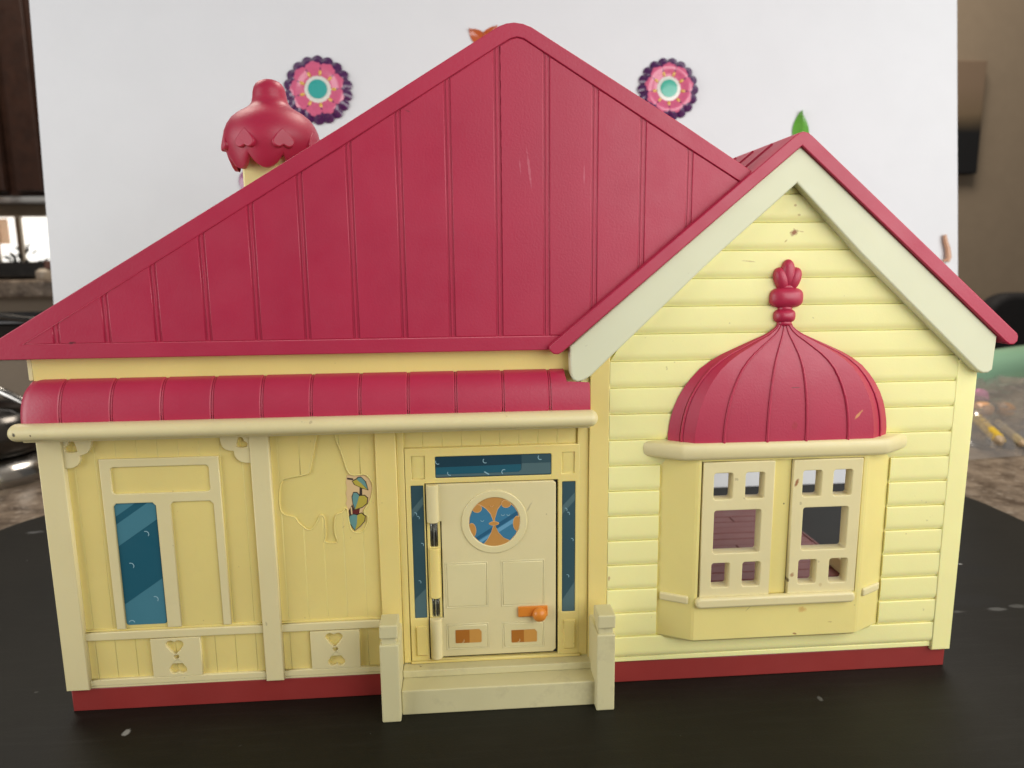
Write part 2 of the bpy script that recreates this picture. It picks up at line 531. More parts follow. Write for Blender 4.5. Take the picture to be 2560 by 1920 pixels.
# ---- porch roof: quarter round segments
def porch_seg(x0, x1, left_end=False, notch=False):
    bm = bmesh.new()
    n = 10
    def prof(i, inset=0.0):
        t = i / n * math.pi / 2
        return (-.3 - (9.6 - inset) * math.sin(t), 130.0 + (17.0 - inset) * math.cos(t))
    rings = []
    if left_end:
        for s, dx in ((.0, 0), (.35, .35), (.62, 1.1), (.82, 2.3), (.94, 3.8), (1.0, 5.6)):
            rings.append([(x0 + dx + 3.2 * (1 - math.sin(i / n * math.pi / 2)) , prof(i)[0] * s if i else .5, 130 + (prof(i)[1] - 130) * (.72 + .28 * s)) for i in range(n + 1)])
        rings.append([(x1 - .35, *prof(i)) for i in range(n + 1)])
        rings.append([(x1, *prof(i, .35)) for i in range(n + 1)])
    else:
        lim = lambda p, f: (p[0], min(p[1], 141.2)) if f else p
        rings = [[(x0, *prof(i, .35)) for i in range(n + 1)], [(x0 + .35, *prof(i)) for i in range(n + 1)]]
        if notch:
            rings += [[(16.0, *prof(i)) for i in range(n + 1)],
                      [(16.6, *((-.3 - 9.6 * math.sin(max(i / n, .47) * math.pi / 2), 130 + 17 * math.cos(max(i / n, .47) * math.pi / 2)))) for i in range(n + 1)]]
            f = lambda i, s: (-.3 - (9.6 - s) * math.sin(max(i / n, .5) * math.pi / 2), 130 + (17 - s) * math.cos(max(i / n, .5) * math.pi / 2))
            rings += [[(x1 - .35, *f(i, 0)) for i in range(n + 1)], [(x1, *f(i, .35)) for i in range(n + 1)]]
        else:
            rings += [[(x1 - .35, *prof(i)) for i in range(n + 1)], [(x1, *prof(i, .35)) for i in range(n + 1)]]
    loft(bm, rings, cap=False, closed=False)
    # skirts down into the joint
    for ring, yb in ((rings[0], 0), (rings[-1], 0)):
        a = [bm.verts.new(p) for p in ring]
        b = [bm.verts.new((p[0], p[1] * .86, 130 + (p[2] - 130) * .9)) for p in ring]
        for i in range(len(a) - 1):
            bm.faces.new((a[i], a[i + 1], b[i + 1], b[i]))
    bmesh.ops.remove_doubles(bm, verts=bm.verts, dist=.002)
    return bm_mesh(bm, 'roof_segment', 40)
bm = bmesh.new()
loft(bm, [[(x, -.3 - 9.0 * math.sin(i / 10 * math.pi / 2), 130 + 16.4 * math.cos(i / 10 * math.pi / 2)) for i in range(10)] for x in (-198.5, 16)], cap=False, closed=False)
loft(bm, [[(x, -.3 - 9.0 * math.sin(i / 10 * math.pi / 2), 130 + 16.4 * math.cos(i / 10 * math.pi / 2)) for i in range(5, 11)] for x in (16, 26)], cap=False, closed=False)
pr = link('porch_roof', bm_mesh(bm, 'porch_roof', 40), R, H)
px = [-203.2] + [-185.2 + 19.45 * k for k in range(11)] + [26.2]
for i, (a, b) in enumerate(zip(px, px[1:])):
    link('roof_segment', porch_seg(a + (.55 if i else 0), b - (.55 if i < 11 else 0), i == 0, i == 11), R, pr)
    if 0 < i:
        bm = bmesh.new()
        tube(bm, [(a, -.3 - 9.05 * math.sin(t / 10 * math.pi / 2), 130 + 16.45 * math.cos(t / 10 * math.pi / 2)) for t in range(11)], .32, 6)
        link('roof_bead', bm_mesh(bm, 'roof_bead', 60), R, pr)

# ---- gutter: rounded bar with domed ends
bm = bmesh.new()
rings = []
def gut(x, s):
    return [(x, -9.8 + 4.3 * s * math.cos(a), 127.4 + 3.55 * s * math.sin(a)) for a in [2 * math.pi * k / 20 for k in range(20)]]
for t in range(0, 7):
    a = t / 6 * math.pi / 2
    rings.append(gut(-204.6 + 3.2 * (1 - math.cos(a)), max(.05, math.sin(a))))
for t in range(6, -1, -1):
    a = t / 6 * math.pi / 2
    rings.append(gut(29.2 - 3.4 * (1 - math.cos(a)), max(.05, math.sin(a))))
loft(bm, rings)
gt = link('gutter', bm_mesh(bm, 'gutter', 50), C, H)
box('gutter_back', -201.5, 26.5, -7.5, 1.4, 122.6, 130.2, C, gt, .4)

# ---- porch wall: planks
recess = [(-87.3, 124), (-91.3, 109.0), (-92.2, 105.6), (-93.6, 103.9), (-102.4, 102.3), (-104.4, 100.3), (-105.5, 95.9), (-105.6, 88.7), (-103.6, 85.9), (-99.8, 84.7), (-98.3, 82.3), (-95.4, 79.4), (-94.0, 78.9), (-92.3, 79.3),
          (-90.1, 82.6), (-88.7, 85.1), (-87.8, 85.0), (-87.2, 83.2), (-87.2, 76.3), (-87.7, 73.1), (-82.3, 72.6), (-82.9, 77.1), (-82.9, 81.3), (-81.9, 85.1), (-79.5, 86.1), (-77.6, 87.9),
          (-77.1, 82.8), (-76.3, 78.6), (-75.2, 77.2), (-73.5, 76.6), (-71.6, 76.8), (-70.2, 78.0), (-68.7, 81.5), (-68.6, 84.3), (-70.1, 86.1), (-67.2, 91.1), (-65.9, 96.3), (-66.2, 99.4), (-67.6, 101.8), (-69.6, 103.1), (-75.5, 103.4), (-78.0, 111.3), (-80.2, 118.1), (-82, 124)]
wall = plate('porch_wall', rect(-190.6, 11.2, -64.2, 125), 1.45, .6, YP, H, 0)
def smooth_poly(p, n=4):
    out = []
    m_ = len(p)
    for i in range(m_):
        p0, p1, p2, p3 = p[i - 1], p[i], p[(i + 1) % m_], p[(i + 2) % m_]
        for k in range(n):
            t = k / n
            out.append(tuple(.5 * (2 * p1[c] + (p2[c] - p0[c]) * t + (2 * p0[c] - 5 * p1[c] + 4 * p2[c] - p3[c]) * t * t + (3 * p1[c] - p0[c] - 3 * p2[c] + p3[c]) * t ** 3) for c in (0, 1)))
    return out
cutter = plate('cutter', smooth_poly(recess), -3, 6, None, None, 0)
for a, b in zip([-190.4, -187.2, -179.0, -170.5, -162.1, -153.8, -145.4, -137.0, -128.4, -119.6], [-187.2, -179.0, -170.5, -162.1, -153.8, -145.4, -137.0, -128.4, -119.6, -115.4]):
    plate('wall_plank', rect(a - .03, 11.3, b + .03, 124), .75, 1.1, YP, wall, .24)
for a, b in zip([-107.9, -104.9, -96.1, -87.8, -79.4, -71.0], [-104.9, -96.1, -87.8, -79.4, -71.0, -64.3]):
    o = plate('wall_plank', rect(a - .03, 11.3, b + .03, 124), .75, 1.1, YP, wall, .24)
    if b > -105.5:
        md = o.modifiers.new('recess', 'BOOLEAN')
        md.object = cutter
        md.operation = 'DIFFERENCE'
        md.solver = 'EXACT'
        bpy.context.view_layer.update()
        me = bpy.data.meshes.new_from_object(o.evaluated_get(bpy.context.evaluated_depsgraph_get()))
        o.modifiers.clear()
        o.data = me
bpy.data.objects.remove(cutter)
def inset(p, k):
    out = []
    m_ = len(p)
    area_ = sum(p[i][0] * p[(i + 1) % m_][1] - p[(i + 1) % m_][0] * p[i][1] for i in range(m_))
    sg = 1 if area_ > 0 else -1
    for i in range(m_):
        dx, dz = p[(i + 1) % m_][0] - p[i - 1][0], p[(i + 1) % m_][1] - p[i - 1][1]
        L = max(1e-6, math.hypot(dx, dz))
        out.append((p[i][0] - sg * dz / L * k, p[i][1] + sg * dx / L * k))
    return out
rp = smooth_poly(recess, 3)
plate('recess_edge', [inset(rp, -.22), inset(rp, .45)], .62, .9, YP, wall, .3)
vs = plate('vine_sticker', [(-76.8, 102.8), (-69.5, 102.4), (-67.1, 100.5), (-66.4, 96.7), (-67.6, 91.2), (-70.6, 87.2), (-71.0, 85.8), (-69.6, 84.4), (-69.9, 81.9), (-72.1, 78.9), (-74.3, 77.7), (-76.4, 80.1), (-77.1, 84.3), (-77.6, 86.5), (-77.2, 88.5), (-77.9, 90), (-77.1, 92), (-77.6, 94.7), (-76.9, 97), (-77.4, 99.5)], 1.25, .2, M['paper'], wall, 0)
vs.parent = H
def grow(p, k=.35):
    cx = sum(q[0] for q in p) / len(p)
    cz = sum(q[1] for q in p) / len(p)
    return [(x + (x - cx) / max(.1, math.hypot(x - cx, z - cz)) * k, z + (z - cz) / max(.1, math.hypot(x - cx, z - cz)) * k) for x, z in p]
plate('stem', [(-76.7, 101.6), (-74.2, 101.2), (-74.2, 100.4), (-76.7, 100.8)], 1.18, .1, M['vine_dark'], vs, 0)
plate('stem', [(-71.6, 97.4), (-70.6, 97.0), (-70.7, 92.9), (-71.9, 92.9)], 1.18, .1, M['vine_dark'], vs, 0)
plate('stem', [(-75.1, 89.6), (-74.2, 87.2), (-75.4, 86.4), (-75.8, 84.6), (-76.6, 84.9), (-76.7, 86.9)], 1.18, .1, M['vine_dark'], vs, 0)
plate('pot', [(-75.2, 87.2), (-72.0, 87.6), (-72.5, 84.6), (-75.2, 84.8)], 1.19, .1, M['vine_red'], vs, 0)
plate('pot_shine', [(-75.9, 88.2), (-75.3, 88.6), (-75.2, 85.1), (-75.8, 85.3)], 1.15, .08, M['paper'], vs, 0)
leafs = [([(-72.8, 100.7), (-71.9, 101.5), (-70.8, 101.5), (-69.2, 99.6), (-68.2, 96.1), (-70.9, 99.0)], 'vine_teal'), ([(-74.4, 99.9), (-72.8, 100.7), (-70.9, 99.0), (-68.3, 95.9), (-70.7, 96.9), (-73.5, 98.4)], 'vine_olive'),
         ([(-72.0, 93.5), (-72.9, 94.7), (-74.3, 94.8), (-74.9, 92.9), (-74.7, 90.1), (-74.0, 87.5), (-72.9, 90.4)], 'vine_teal'), ([(-72.0, 93.3), (-69.8, 93.4), (-68.6, 92.2), (-69.0, 89.9), (-71.0, 88.3), (-74.0, 87.4), (-72.9, 90.4)], 'vine_olive'),
         ([(-73.2, 84.7), (-74.8, 85.1), (-76.6, 84.3), (-76.6, 81.5), (-74.5, 78.0), (-73.5, 81.1)], 'vine_teal'), ([(-73.2, 84.7), (-71.5, 85.5), (-69.9, 84.2), (-70.3, 82.0), (-72.1, 79.9), (-74.4, 78.0), (-73.5, 81.1)], 'vine_olive')]
for k in (0, 2, 4):
    plate('leaf_outline', grow(leafs[k][0] + leafs[k + 1][0][::-1], .0) if False else grow(leafs[k][0], .42), 1.16, .08, M['vine_dark'], vs, 0)
    plate('leaf_outline', grow(leafs[k + 1][0], .42), 1.16, .08, M['vine_dark'], vs, 0)
for p, k in leafs:
    plate('leaf', p, 1.12, .1, M[k], vs, 0)

# ---- pilasters, rails, plates, brackets
plate('pilaster', rect(-200.0, 10.9, -190.3, 125), -2.0, 5, C, H, .4)
plate('pilaster', rect(-115.6, 10.9, -107.8, 125), -2.0, 3.4, C, H, .4)
for a, b in ((-190.4, -115.5), (-107.9, -63.6)):
    plate('rail', rect(a, 33.0, b, 36.6), -.7, 2.3, C, H, .35)
    plate('rail', rect(a, 11.9, b, 14.7), -.7, 2.3, C, H, .35)
    plate('rail_ledge', rect(a, 36.7, b, 37.6), .1, 1.5, YP, H, .2)
    plate('rail_ledge', rect(a, 10.7, b, 11.8), -.3, 1.8, C, H, .2)
for x0, x1 in ((-163.6, -142.8), (-95.8, -74.5)):
    c = (x0 + x1) / 2 - .4
    plate('heart_panel', [rect(x0, 14.9, x1, 32.6), heart(c, 28.3, 7.6, 7.0), circ(c + .3, 24.0, 1.2, 14), heart(c + .6, 19.4, 7.6, 7.0, math.pi)], -.9, 1.8, C, H, .12)
plate('corner_bracket', [[(-190.2, 122), (-190.2, 109.9), (-187.9, 109.9), (-186.5, 110.3), (-185.0, 111.2), (-184.1, 112.6), (-183.8, 113.8), (-183.9, 115.2), (-182.4, 115.5), (-181.0, 116.1), (-179.9, 117.3), (-179.2, 118.8), (-178.9, 120.4), (-178.9, 122)],
                          heart(-186.6, 118.3, 5.4, 5.2, math.radians(52))], -1.1, 1.9, C, H, .12)
plate('corner_bracket', [[(-115.7, 122), (-115.7, 110.0), (-118.0, 110.1), (-119.7, 110.6), (-121.2, 111.8), (-122.1, 113.4), (-122.3, 115.4), (-124.0, 115.5), (-125.6, 116.0), (-126.7, 117.2), (-127.3, 118.8), (-127.5, 120.4), (-127.5, 122)],
                          heart(-119.3, 118.3, 5.0, 4.8, math.radians(-52))], -1.1, 1.9, C, H, .12)

# ---- porch window
plate('window_panel', rect(-176.6, 37.7, -129.2, 112.8), .25, .8, YP, H, .2)
fr = plate('window_frame', [[(-177.0, 37.8), (-173.2, 37.8), (-173.2, 92.6), (-171.8, 94.0), (-157.2, 94.0), (-155.9, 92.6), (-155.9, 37.8), (-150.0, 37.8), (-150.0, 92.6), (-148.7, 94.0), (-133.8, 94.0), (-132.4, 92.6), (-132.4, 37.8), (-129.0, 37.8), (-129.0, 113.1), (-177.0, 113.1)],
                            rrect(-172.8, 98.1, -133.2, 109.6, 1.4)], -.65, 1.4, C, H, .3)
pn = plate('window_pane', rrect(-173.0, 39.3, -156.2, 93.9, 1.2), .12, .3, M['teal'], H, 0)
pane_o = rrect(-172.9, 39.4, -156.3, 93.8, 1.2)
sl = .68
for lo, hi in ((88.0, 93.5), (75.0, 84.6), (0, 58.0)):
    # light diagonal bands; z - sl*(x+173) between lo and hi
    p = clip(clip(pane_o, -sl, 1, hi + sl * 173.0 * 1), sl, -1, -lo - sl * 173.0)
    p = [q for q in p]
    if len(p) > 2:
        plate('pane_band', clip(clip(pane_o, -sl, 1, hi + sl * 173.0), sl, -1, -(lo + sl * 173.0)) if lo else clip(pane_o, -sl, 1, 48.7 + sl * 173.0), .05, .1, M['teal_light'], pn, 0)
def crescent(cx, cz, r, a0, a1, w=.32):
    o1, o2 = [], []
    for i in range(9):
        a = math.radians(a0 + (a1 - a0) * i / 8)
        o1.append((cx + (r + w / 2) * math.cos(a), cz + (r + w / 2) * math.sin(a)))
        o2.append((cx + (r - w / 2) * math.cos(a), cz + (r - w / 2) * math.sin(a)))
    return o1 + o2[::-1]
for x, z in ((-161.4, 80.0), (-168.8, 66.1), (-160.2, 50.6), (-170.7, 39.9)):
    plate('print_mark', crescent(x, z, 1.3, 110, -40) if z > 40 else crescent(x, z + .3, 1.2, 160, 10), -.02, .08, M['white_print'], pn, 0)

# ---- entrance bay: columns, short planks, casing
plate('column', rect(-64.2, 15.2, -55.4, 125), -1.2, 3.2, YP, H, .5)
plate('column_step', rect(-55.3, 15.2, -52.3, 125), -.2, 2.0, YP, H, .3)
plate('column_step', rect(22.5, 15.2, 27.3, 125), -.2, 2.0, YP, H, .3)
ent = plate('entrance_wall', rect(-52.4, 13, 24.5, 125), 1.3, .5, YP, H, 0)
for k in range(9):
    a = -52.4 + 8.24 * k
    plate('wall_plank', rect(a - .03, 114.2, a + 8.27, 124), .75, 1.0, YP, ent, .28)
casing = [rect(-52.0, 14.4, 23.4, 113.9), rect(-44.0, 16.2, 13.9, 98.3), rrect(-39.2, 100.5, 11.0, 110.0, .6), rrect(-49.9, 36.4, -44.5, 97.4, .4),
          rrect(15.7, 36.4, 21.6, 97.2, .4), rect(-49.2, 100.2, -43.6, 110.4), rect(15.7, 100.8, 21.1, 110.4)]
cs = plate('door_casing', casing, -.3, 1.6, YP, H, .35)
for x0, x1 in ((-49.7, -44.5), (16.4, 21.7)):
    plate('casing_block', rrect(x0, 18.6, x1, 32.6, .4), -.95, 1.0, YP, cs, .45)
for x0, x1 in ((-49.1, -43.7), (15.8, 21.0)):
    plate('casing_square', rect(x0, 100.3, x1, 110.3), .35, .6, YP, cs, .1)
tr = plate('transom_pane', rrect(-39.1, 100.6, 10.9, 109.9, .6), .05, .4, M['transom_dark'], H, 0)
plate('pane_band', [(-39.0, 101.0), (10.8, 101.0), (10.8, 106.0), (-1.9, 106.0), (-2.1, 103.2), (-3.3, 102.2), (-39.0, 102.0)], -.02, .1, M['slate'], tr, 0)
plate('pane_band', [(-39.0, 102.1), (-3.4, 102.3), (-2.2, 103.3), (-2.2, 105.6), (-39.0, 105.2)], -.02, .1, M['teal'], tr, 0)
plate('pane_band', [(-2.0, 106.1), (10.8, 106.1), (10.8, 109.8), (-2.0, 109.8)], -.02, .1, M['slate_dark'], tr, 0)
for x, z, a0, a1 in ((-37.9, 107.7, 150, 300), (-17.6, 107.6, 130, 300), (6.2, 108.4, 130, 300), (-32.9, 102.6, 150, 290), (-9.6, 102.4, 60, 240)):
    plate('print_mark', crescent(x, z, 1.0, a0, a1, .3), -.08, .08, M['white_print'], tr, 0)
plate('print_mark', [(-18.4, 102.6), (-17.9, 102.9), (-15.9, 101.6), (-16.3, 101.3)], -.08, .08, M['white_print'], tr, 0)
for x0, x1, zt, cres, st in ((-49.8, -44.6, 97.3, ((-48.4, 84.6), (-47.3, 82.9), (-45.9, 70.6), (-47.5, 53.3)), ((86.5, 92.6), (45.2, 50.3))),
                             (15.8, 21.5, 97.1, ((17.2, 84.3), (18.3, 82.4), (20.0, 70.2), (18.1, 53.2)), ((86.0, 92.2), (42.0, 50.6)))):
    sp_ = plate('sidelight_pane', rect(x0, 36.5, x1, zt), .05, .4, M['slate_dark'], H, 0)
    for (za, zb) in st:
        plate('pane_band', [(x0 + .05, za - 3.6), (x1 - .05, zb - 3.6), (x1 - .05, zb), (x0 + .05, za)] if za > 60 else [(x0 + .05, 36.6), (x1 - .05, 36.6), (x1 - .05, zb), (x0 + .05, za)], -.02, .1, M['slate'], sp_, 0)
    for x, z in cres:
        plate('print_mark', crescent(x, z, .75, 110, -40, .25), -.07, .08, M['white_print'], sp_, 0)

# ---- door
dr = plate('door', [(-43.4, 17.4), (-38.5, 17.3), (-37.4, 17.6), (11.6, 17.6), (12.9, 18.9), (12.9, 96.8), (11.7, 97.9), (-43.4, 97.9), (-43.4, 81.0), (-37.2, 81.0), (-37.2, 36.2), (-43.4, 36.2)], -.6, 3, C, H, .4)
for z0, z1 in ((81.0, 97.9), (17.3, 36.2)):
    bm = bmesh.new()
    lathe(bm, [(.05, z0 + .02), (2.3, z0 + .02), (2.6, z0 + .3), (2.6, z1 - .3), (2.3, z1 - .02), (.05, z1 - .02)], -40.7, -.3, 24)
    link('hinge_barrel', bm_mesh(bm, 'hinge_barrel', 40), C, dr)
bm = bmesh.new()
lathe(bm, [(.05, 46.0), (2.0, 46.0), (2.3, 46.3), (2.3, 68.7), (2.0, 69.0), (.05, 69.0)], -40.4, .1, 24)
link('hinge_block', bm_mesh(bm, 'hinge_block', 40), YP, H)
for z0, z1 in ((69.4, 80.8), (36.4, 45.6)):
    bm = bmesh.new()
    lathe(bm, [(.05, z0), (.5, z0), (.5, z1), (.05, z1)], -40.5, .7, 12)
    link('hinge_pin', bm_mesh(bm, 'hinge_pin', 40), M['metal'], H)
    plate('hinge_gap', rect(-42.4, z0 - .3, -38.4, z1 + .3), 1.05, .2, M['dark'], H, 0)
    for xx in (-41.7, -39.3):
        plate('hinge_channel', rect(xx - .3, z0, xx + .3, z1), .2, .8, M['metal'], H, .1)
plate('hinge_cover', [rect(-43.4, 36.3, -37.7, 80.9), rrect(-42.2, 69.3, -38.8, 80.7, .5), rrect(-42.2, 36.5, -38.8, 45.7, .5)], .0, 1.0, YP, H, .2)
plate('door_gap', rect(-43.9, 16.3, 13.8, 98.2), 2.2 - .95, .3, M['dark'], H, 0)
plate('door_ring', [circ(-14.1, 80.2, 14.4, 56), circ(-14.1, 80.2, 11.1, 48)], -1.15, 1.0, C, dr, .4)
rw = plate('round_pane', circ(-14.1, 80.2, 11.15, 48), -.75, .3, M['tan'], dr, 0)
ob = bpy.data.objects
def to_H(o):           # pieces of the round print stay one level under the house
    o.parent = H
    return o
rw = to_H(rw)
rw.name = 'round_door_pane'
bl = [(-20.3, 88.1), (-17.7, 86.2), (-15.8, 83.8), (-14.8, 81.0), (-14.8, 78.2), (-15.6, 75.5), (-17.3, 72.3), (-18.9, 70.3), (-20.9, 71.6), (-23.0, 73.9), (-24.4, 76.6), (-25.0, 79.8), (-24.8, 82.6), (-23.7, 85.6), (-22.2, 87.2)]
brr = [(-10.3, 88.9), (-12.6, 85.7), (-13.8, 81.7), (-13.8, 78.6), (-12.3, 75.3), (-10.1, 72.8), (-7.4, 71.5), (-5.1, 74.0), (-3.7, 77.4), (-3.3, 80.5), (-3.9, 84.1), (-5.4, 86.6), (-7.6, 88.7)]
plate('curtain_edge', grow(bl, .3), -.83, .08, M['tan_line'], rw, 0)
plate('curtain_edge', grow(brr, .3), -.83, .08, M['tan_line'], rw, 0)
plate('glass_print', bl, -.88, .08, M['blue'], rw, 0)
plate('glass_print', brr, -.88, .08, M['blue'], rw, 0)
plate('glass_shine', clip(clip(brr, -.62, 1, 82.6), .62, -1, -(81.2)), -.93, .07, M['blue_light'], rw, 0) if False else None
for poly, lo, hi, mt in ((brr, 85.4, 87.4, 'blue_dark'), (brr, 83.0, 85.0, 'blue_light'), (bl, 85.4, 87.2, 'blue_dark'), (bl, 83.4, 84.8, 'blue_light')):
    p = clip(clip(poly, -.62, 1, hi), .62, -1, -lo)
    if len(p) > 2:
        plate('glass_shine', p, -.93, .07, M[mt], rw, 0)
for cx, cz, rx, rz in ((-21.6, 86.6, 1.9, 1.7), (-24.0, 76.6, 1.7, 3.2), (-8.9, 88.3, 1.9, 1.6), (-4.2, 79.2, 1.6, 3.2), (-14.3, 79.5, 2.0, .75)):
    inside = []
    for x, z in circ(cx, cz, rx, 20, rz):
        d = math.hypot(x + 14.1, z - 80.2)
        k = min(1, 10.9 / d)
        inside.append((-14.1 + (x + 14.1) * k, 80.2 + (z - 80.2) * k))
    plate('curtain_fold', grow(inside, .25), -.96, .06, M['tan_line'], rw, 0)
    plate('curtain_fold', inside, -1.0, .06, M['tan'], rw, 0)
for x, z in ((-19.4, 81.3), (-10.4, 83.6), (-8.0, 83.6), (-15.2, 87.8)):
    plate('print_mark', crescent(x, z, .7, 190, 350, .22), -1.0, .06, M['white_print'] if z < 86 else M['tan_line'], rw, 0)
for x0, z0, x1, z1 in ((-36.0, 40.7, -17.4, 62.0), (-11.5, 40.4, 7.8, 62.1), (-36.2, 20.8, -17.2, 33.1), (-11.2, 20.4, 7.7, 32.9)):
    plate('door_panel', [rect(x0, z0, x1, z1), rect(x0 + .55, z0 + .55, x1 - .55, z1 - .55)], -.78, .5, C, dr, .18)
    plate('door_panel', rect(x0 + .8, z0 + .8, x1 - .8, z1 - .8), -.86, .6, C, dr, .28)
for x0, x1, z0, z1, xm in ((-32.2, -20.6, 24.0, 30.3, -26.0), (-7.2, 4.3, 23.0, 29.0, -1.6)):
    kp = plate('kick_sticker', [(x0, z0 + .3), (x0 + .4, z0), (x1 - .3, z0), (x1, z0 + .6), (x1, z1 - 1.2), (x1 - 1.0, z1), (x0, z1)], -.95, .15, M['kick_a'], dr, 0)
    kp = to_H(kp)
    plate('print_patch', [(xm, z0), (x1 - .3, z0), (x1, z0 + .6), (x1, z1 - 1.2), (x1 - 1.0, z1), (xm, z1)], -1.0, .1, M['kick_b'], kp, 0)
    plate('print_mark', crescent(x0 + 3.0, z0 + 1.1, .8, 260, 400, .3), -1.02, .08, M['paper'], kp, 0)
hd = plate('door_handle', rrect(-4.1, 35.5, 9.1, 40.1, .3), -1.9, 1.6, M['orange'], dr, .35)
hd = to_H(hd)
bm = bmesh.new()
bmesh.ops.create_uvsphere(bm, u_segments=24, v_segments=14, radius=3.2)
for v in bm.verts:
    v.co = Vector((5.3 + v.co.x, -3.2 + v.co.y * .85, 37.1 + v.co.z))
link('knob', bm_mesh(bm, 'knob', 60), M['orange'], hd)

# ---- steps with cheek posts
st = thing('steps', None, None)
st.parent = H
SC = M['step_cream']
box('step', -55.6, 28.3, -15.5, 4, 0, 11.3, SC, st, .5)
box('step', -55.6, 28.3, -6.0, 4, 11.34, 14.7, SC, st, .45)
plate('threshold', rect(-52.2, 14.75, 24.0, 16.1), -.9, 2, YP, H, .4)
for x0, x1 in ((-63.6, -55.7), (27.9, 35.8)):
    box('post', x0, x1, -20, -.1, 0, 35.2, SC, st, .55)
    box('post_neck', x0 + .9, x1 - .9, -19.2, -11.0, 35.0, 39.2, SC, st, .3)
    box('post_cap', x0 + .25, x1 - .05, -20.3, -9.8, 38.2, 44.2, SC, st, .6)

# ---- gable front: posts and siding boards
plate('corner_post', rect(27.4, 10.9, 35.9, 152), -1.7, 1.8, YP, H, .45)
plate('corner_post', rect(191.2, 9.4, 200.4, 147.5), -2.0, 4, Y, H, .45)
plate('skirting', rect(35.9, 10.8, 191.2, 13.2), -.9, 1.2, Y, H, .4)
SIDP = [(1.0, .3), (1.0, -1.4), (.975, -1.6), (.32, -1.75), (.21, -1.65), (.13, -1.42), (.07, -1.1), (.02, -.85), (.0, .3)]
def siding(a0, a1, b0, b1, z0, z1):
    """board from z0 (x from a0 to a1) to z1 (x from b0 to b1)"""
    bm = bmesh.new()
    rings = []
    for s in (0, 1):
        ring = []
        for f, y in SIDP:
            z = z0 + .04 + (z1 - z0 - .08) * f
            xl, xr = a0 + (b0 - a0) * f, a1 + (b1 - a1) * f
            ring.append((xr if s else xl, y, z))
        rings.append(ring)
    loft(bm, rings)
    return bm_mesh(bm, 'siding_board', 25)
sd = plate('gable_siding', [[(35.5, 13.1), (191.5, 13.1), (191.5, 146), (111.6, 221), (35.5, 147.5)], rect(72, 43.2, 150.6, 108.5)], -.05, .2, Y, H, 0)
xl = lambda z: max(35.95, 26.9 + (z - 144.2) / .925 - 2.5)
xr = lambda z: min(191.15, 196.5 - (z - 143.3) / .923 + 2.5)
zz = [13.2] + [23.2 + 11.48 * k for k in range(19)]
for k, (z0, z1) in enumerate(zip(zz, zz[1:])):
    a0, a1, b0, b1 = xl(z0), xr(z0), xl(z1), xr(z1)
    if a0 >= a1 - 1:
        continue
    if b0 > b1:
        b0 = b1 = (b0 + b1) / 2
    if 20 < z0 < 103:
        link('siding_board', siding(a0, 58.6, b0, 58.6, z0, z1), Y, sd)
        link('siding_board', siding(164.0, a1, 164.0, b1, z0, z1), Y, sd)
    else:
        link('siding_board', siding(a0, a1, b0, b1, z0, z1), Y, sd)

# ---- bargeboards
G = M['gable_cream']
plate('bargeboard', [(17.7, 157.2), (18.3, 145.5), (19.2, 143.2), (21.0, 142.0), (23.7, 142.6), (26.9, 144.6), (78.6, 193.5), (111.2, 222.3), (140.7, 193.5), (196.5, 143.5), (199.4, 142.0), (202.0, 142.2), (203.7, 143.6), (204.2, 158.1), (111.8, 236.7)], -6.6, 5.9, G, H, .8, 2)

# ---- small gable roof: V shaped slab running back, ribs on its slopes
vroof = [(9.2, 157.4), (9.5, 155.6), (11.0, 154.2), (12.9, 154.1), (14.6, 155.0), (111.7, 236.7), (207.0, 155.9), (209.0, 154.6), (211.0, 154.6), (212.5, 156.0), (212.6, 158.0), (212.0, 159.4),
         (115.6, 240.6), (113.8, 241.8), (112.0, 242.2), (110.0, 241.7), (108.2, 240.4)]
gr = plate('gable_roof', vroof, -8.2, 200, R, H, .5, 2)
for sgn in (-1, 1):
    for k in range(9):
        y0 = 12 + k * 20
        bm = bmesh.new()
        a = (112 + sgn * 4, 239.3 + .0)
        b = (112 + sgn * 100.0, 158.6 if sgn < 0 else 160.2)
        tube(bm, [(a[0], y0, a[1] + 1.0), (b[0], y0, b[1] + 1.4)], .8, 6)
        link('roof_rib', bm_mesh(bm, 'roof_rib'), R, gr)

# ---- bay window body
bm = bmesh.new()
def prism(bm, plan, z0, z1):
    loft(bm, [[(x, y, z0) for x, y in plan], [(x, y, z1) for x, y in plan]])
cx0, cx1 = 58.7, 163.9
prism(bm, [(cx0, .2), (cx0, -.5), (72.6, -7.9), (73.8, -8.3), (148.8, -8.3), (150.0, -7.9), (cx1, -.5), (cx1, .2)], 24.0, 44.0)
loft(bm, [[(cx0 + 1.5, .2, 22.2), (cx0 + 1.5, -.2, 22.2), (73.6, -6.4, 22.6), (74.4, -6.8, 22.6), (148.2, -6.8, 22.6), (149.0, -6.4, 22.6), (cx1 - 1.5, -.2, 22.2), (cx1 - 1.5, .2, 22.2)],
          [(cx0, .2, 24.0), (cx0, -.5, 24.0), (72.6, -7.9, 24.0), (73.8, -8.3, 24.0), (148.8, -8.3, 24.0), (150.0, -7.9, 24.0), (cx1, -.5, 24.0), (cx1, .2, 24.0)]])
prism(bm, [(cx0, .2), (cx0, -.5), (72.6, -7.9), (73.8, -8.3), (74.9, -8.3), (75.0, -8.0), (75.0, .2)], 44.0, 110)
prism(bm, [(cx1, .2), (cx1, -.5), (150.0, -7.9), (148.8, -8.3), (147.5, -8.3), (147.4, -8.0), (147.4, .2)], 44.0, 110)
prism(bm, [(75.0, -8.3), (147.4, -8.3), (147.4, -2), (75.0, -2)], 106.6, 110)
bay = link('bay_window', bm_mesh(bm, 'bay_window'), M['yellow_bay'], H)
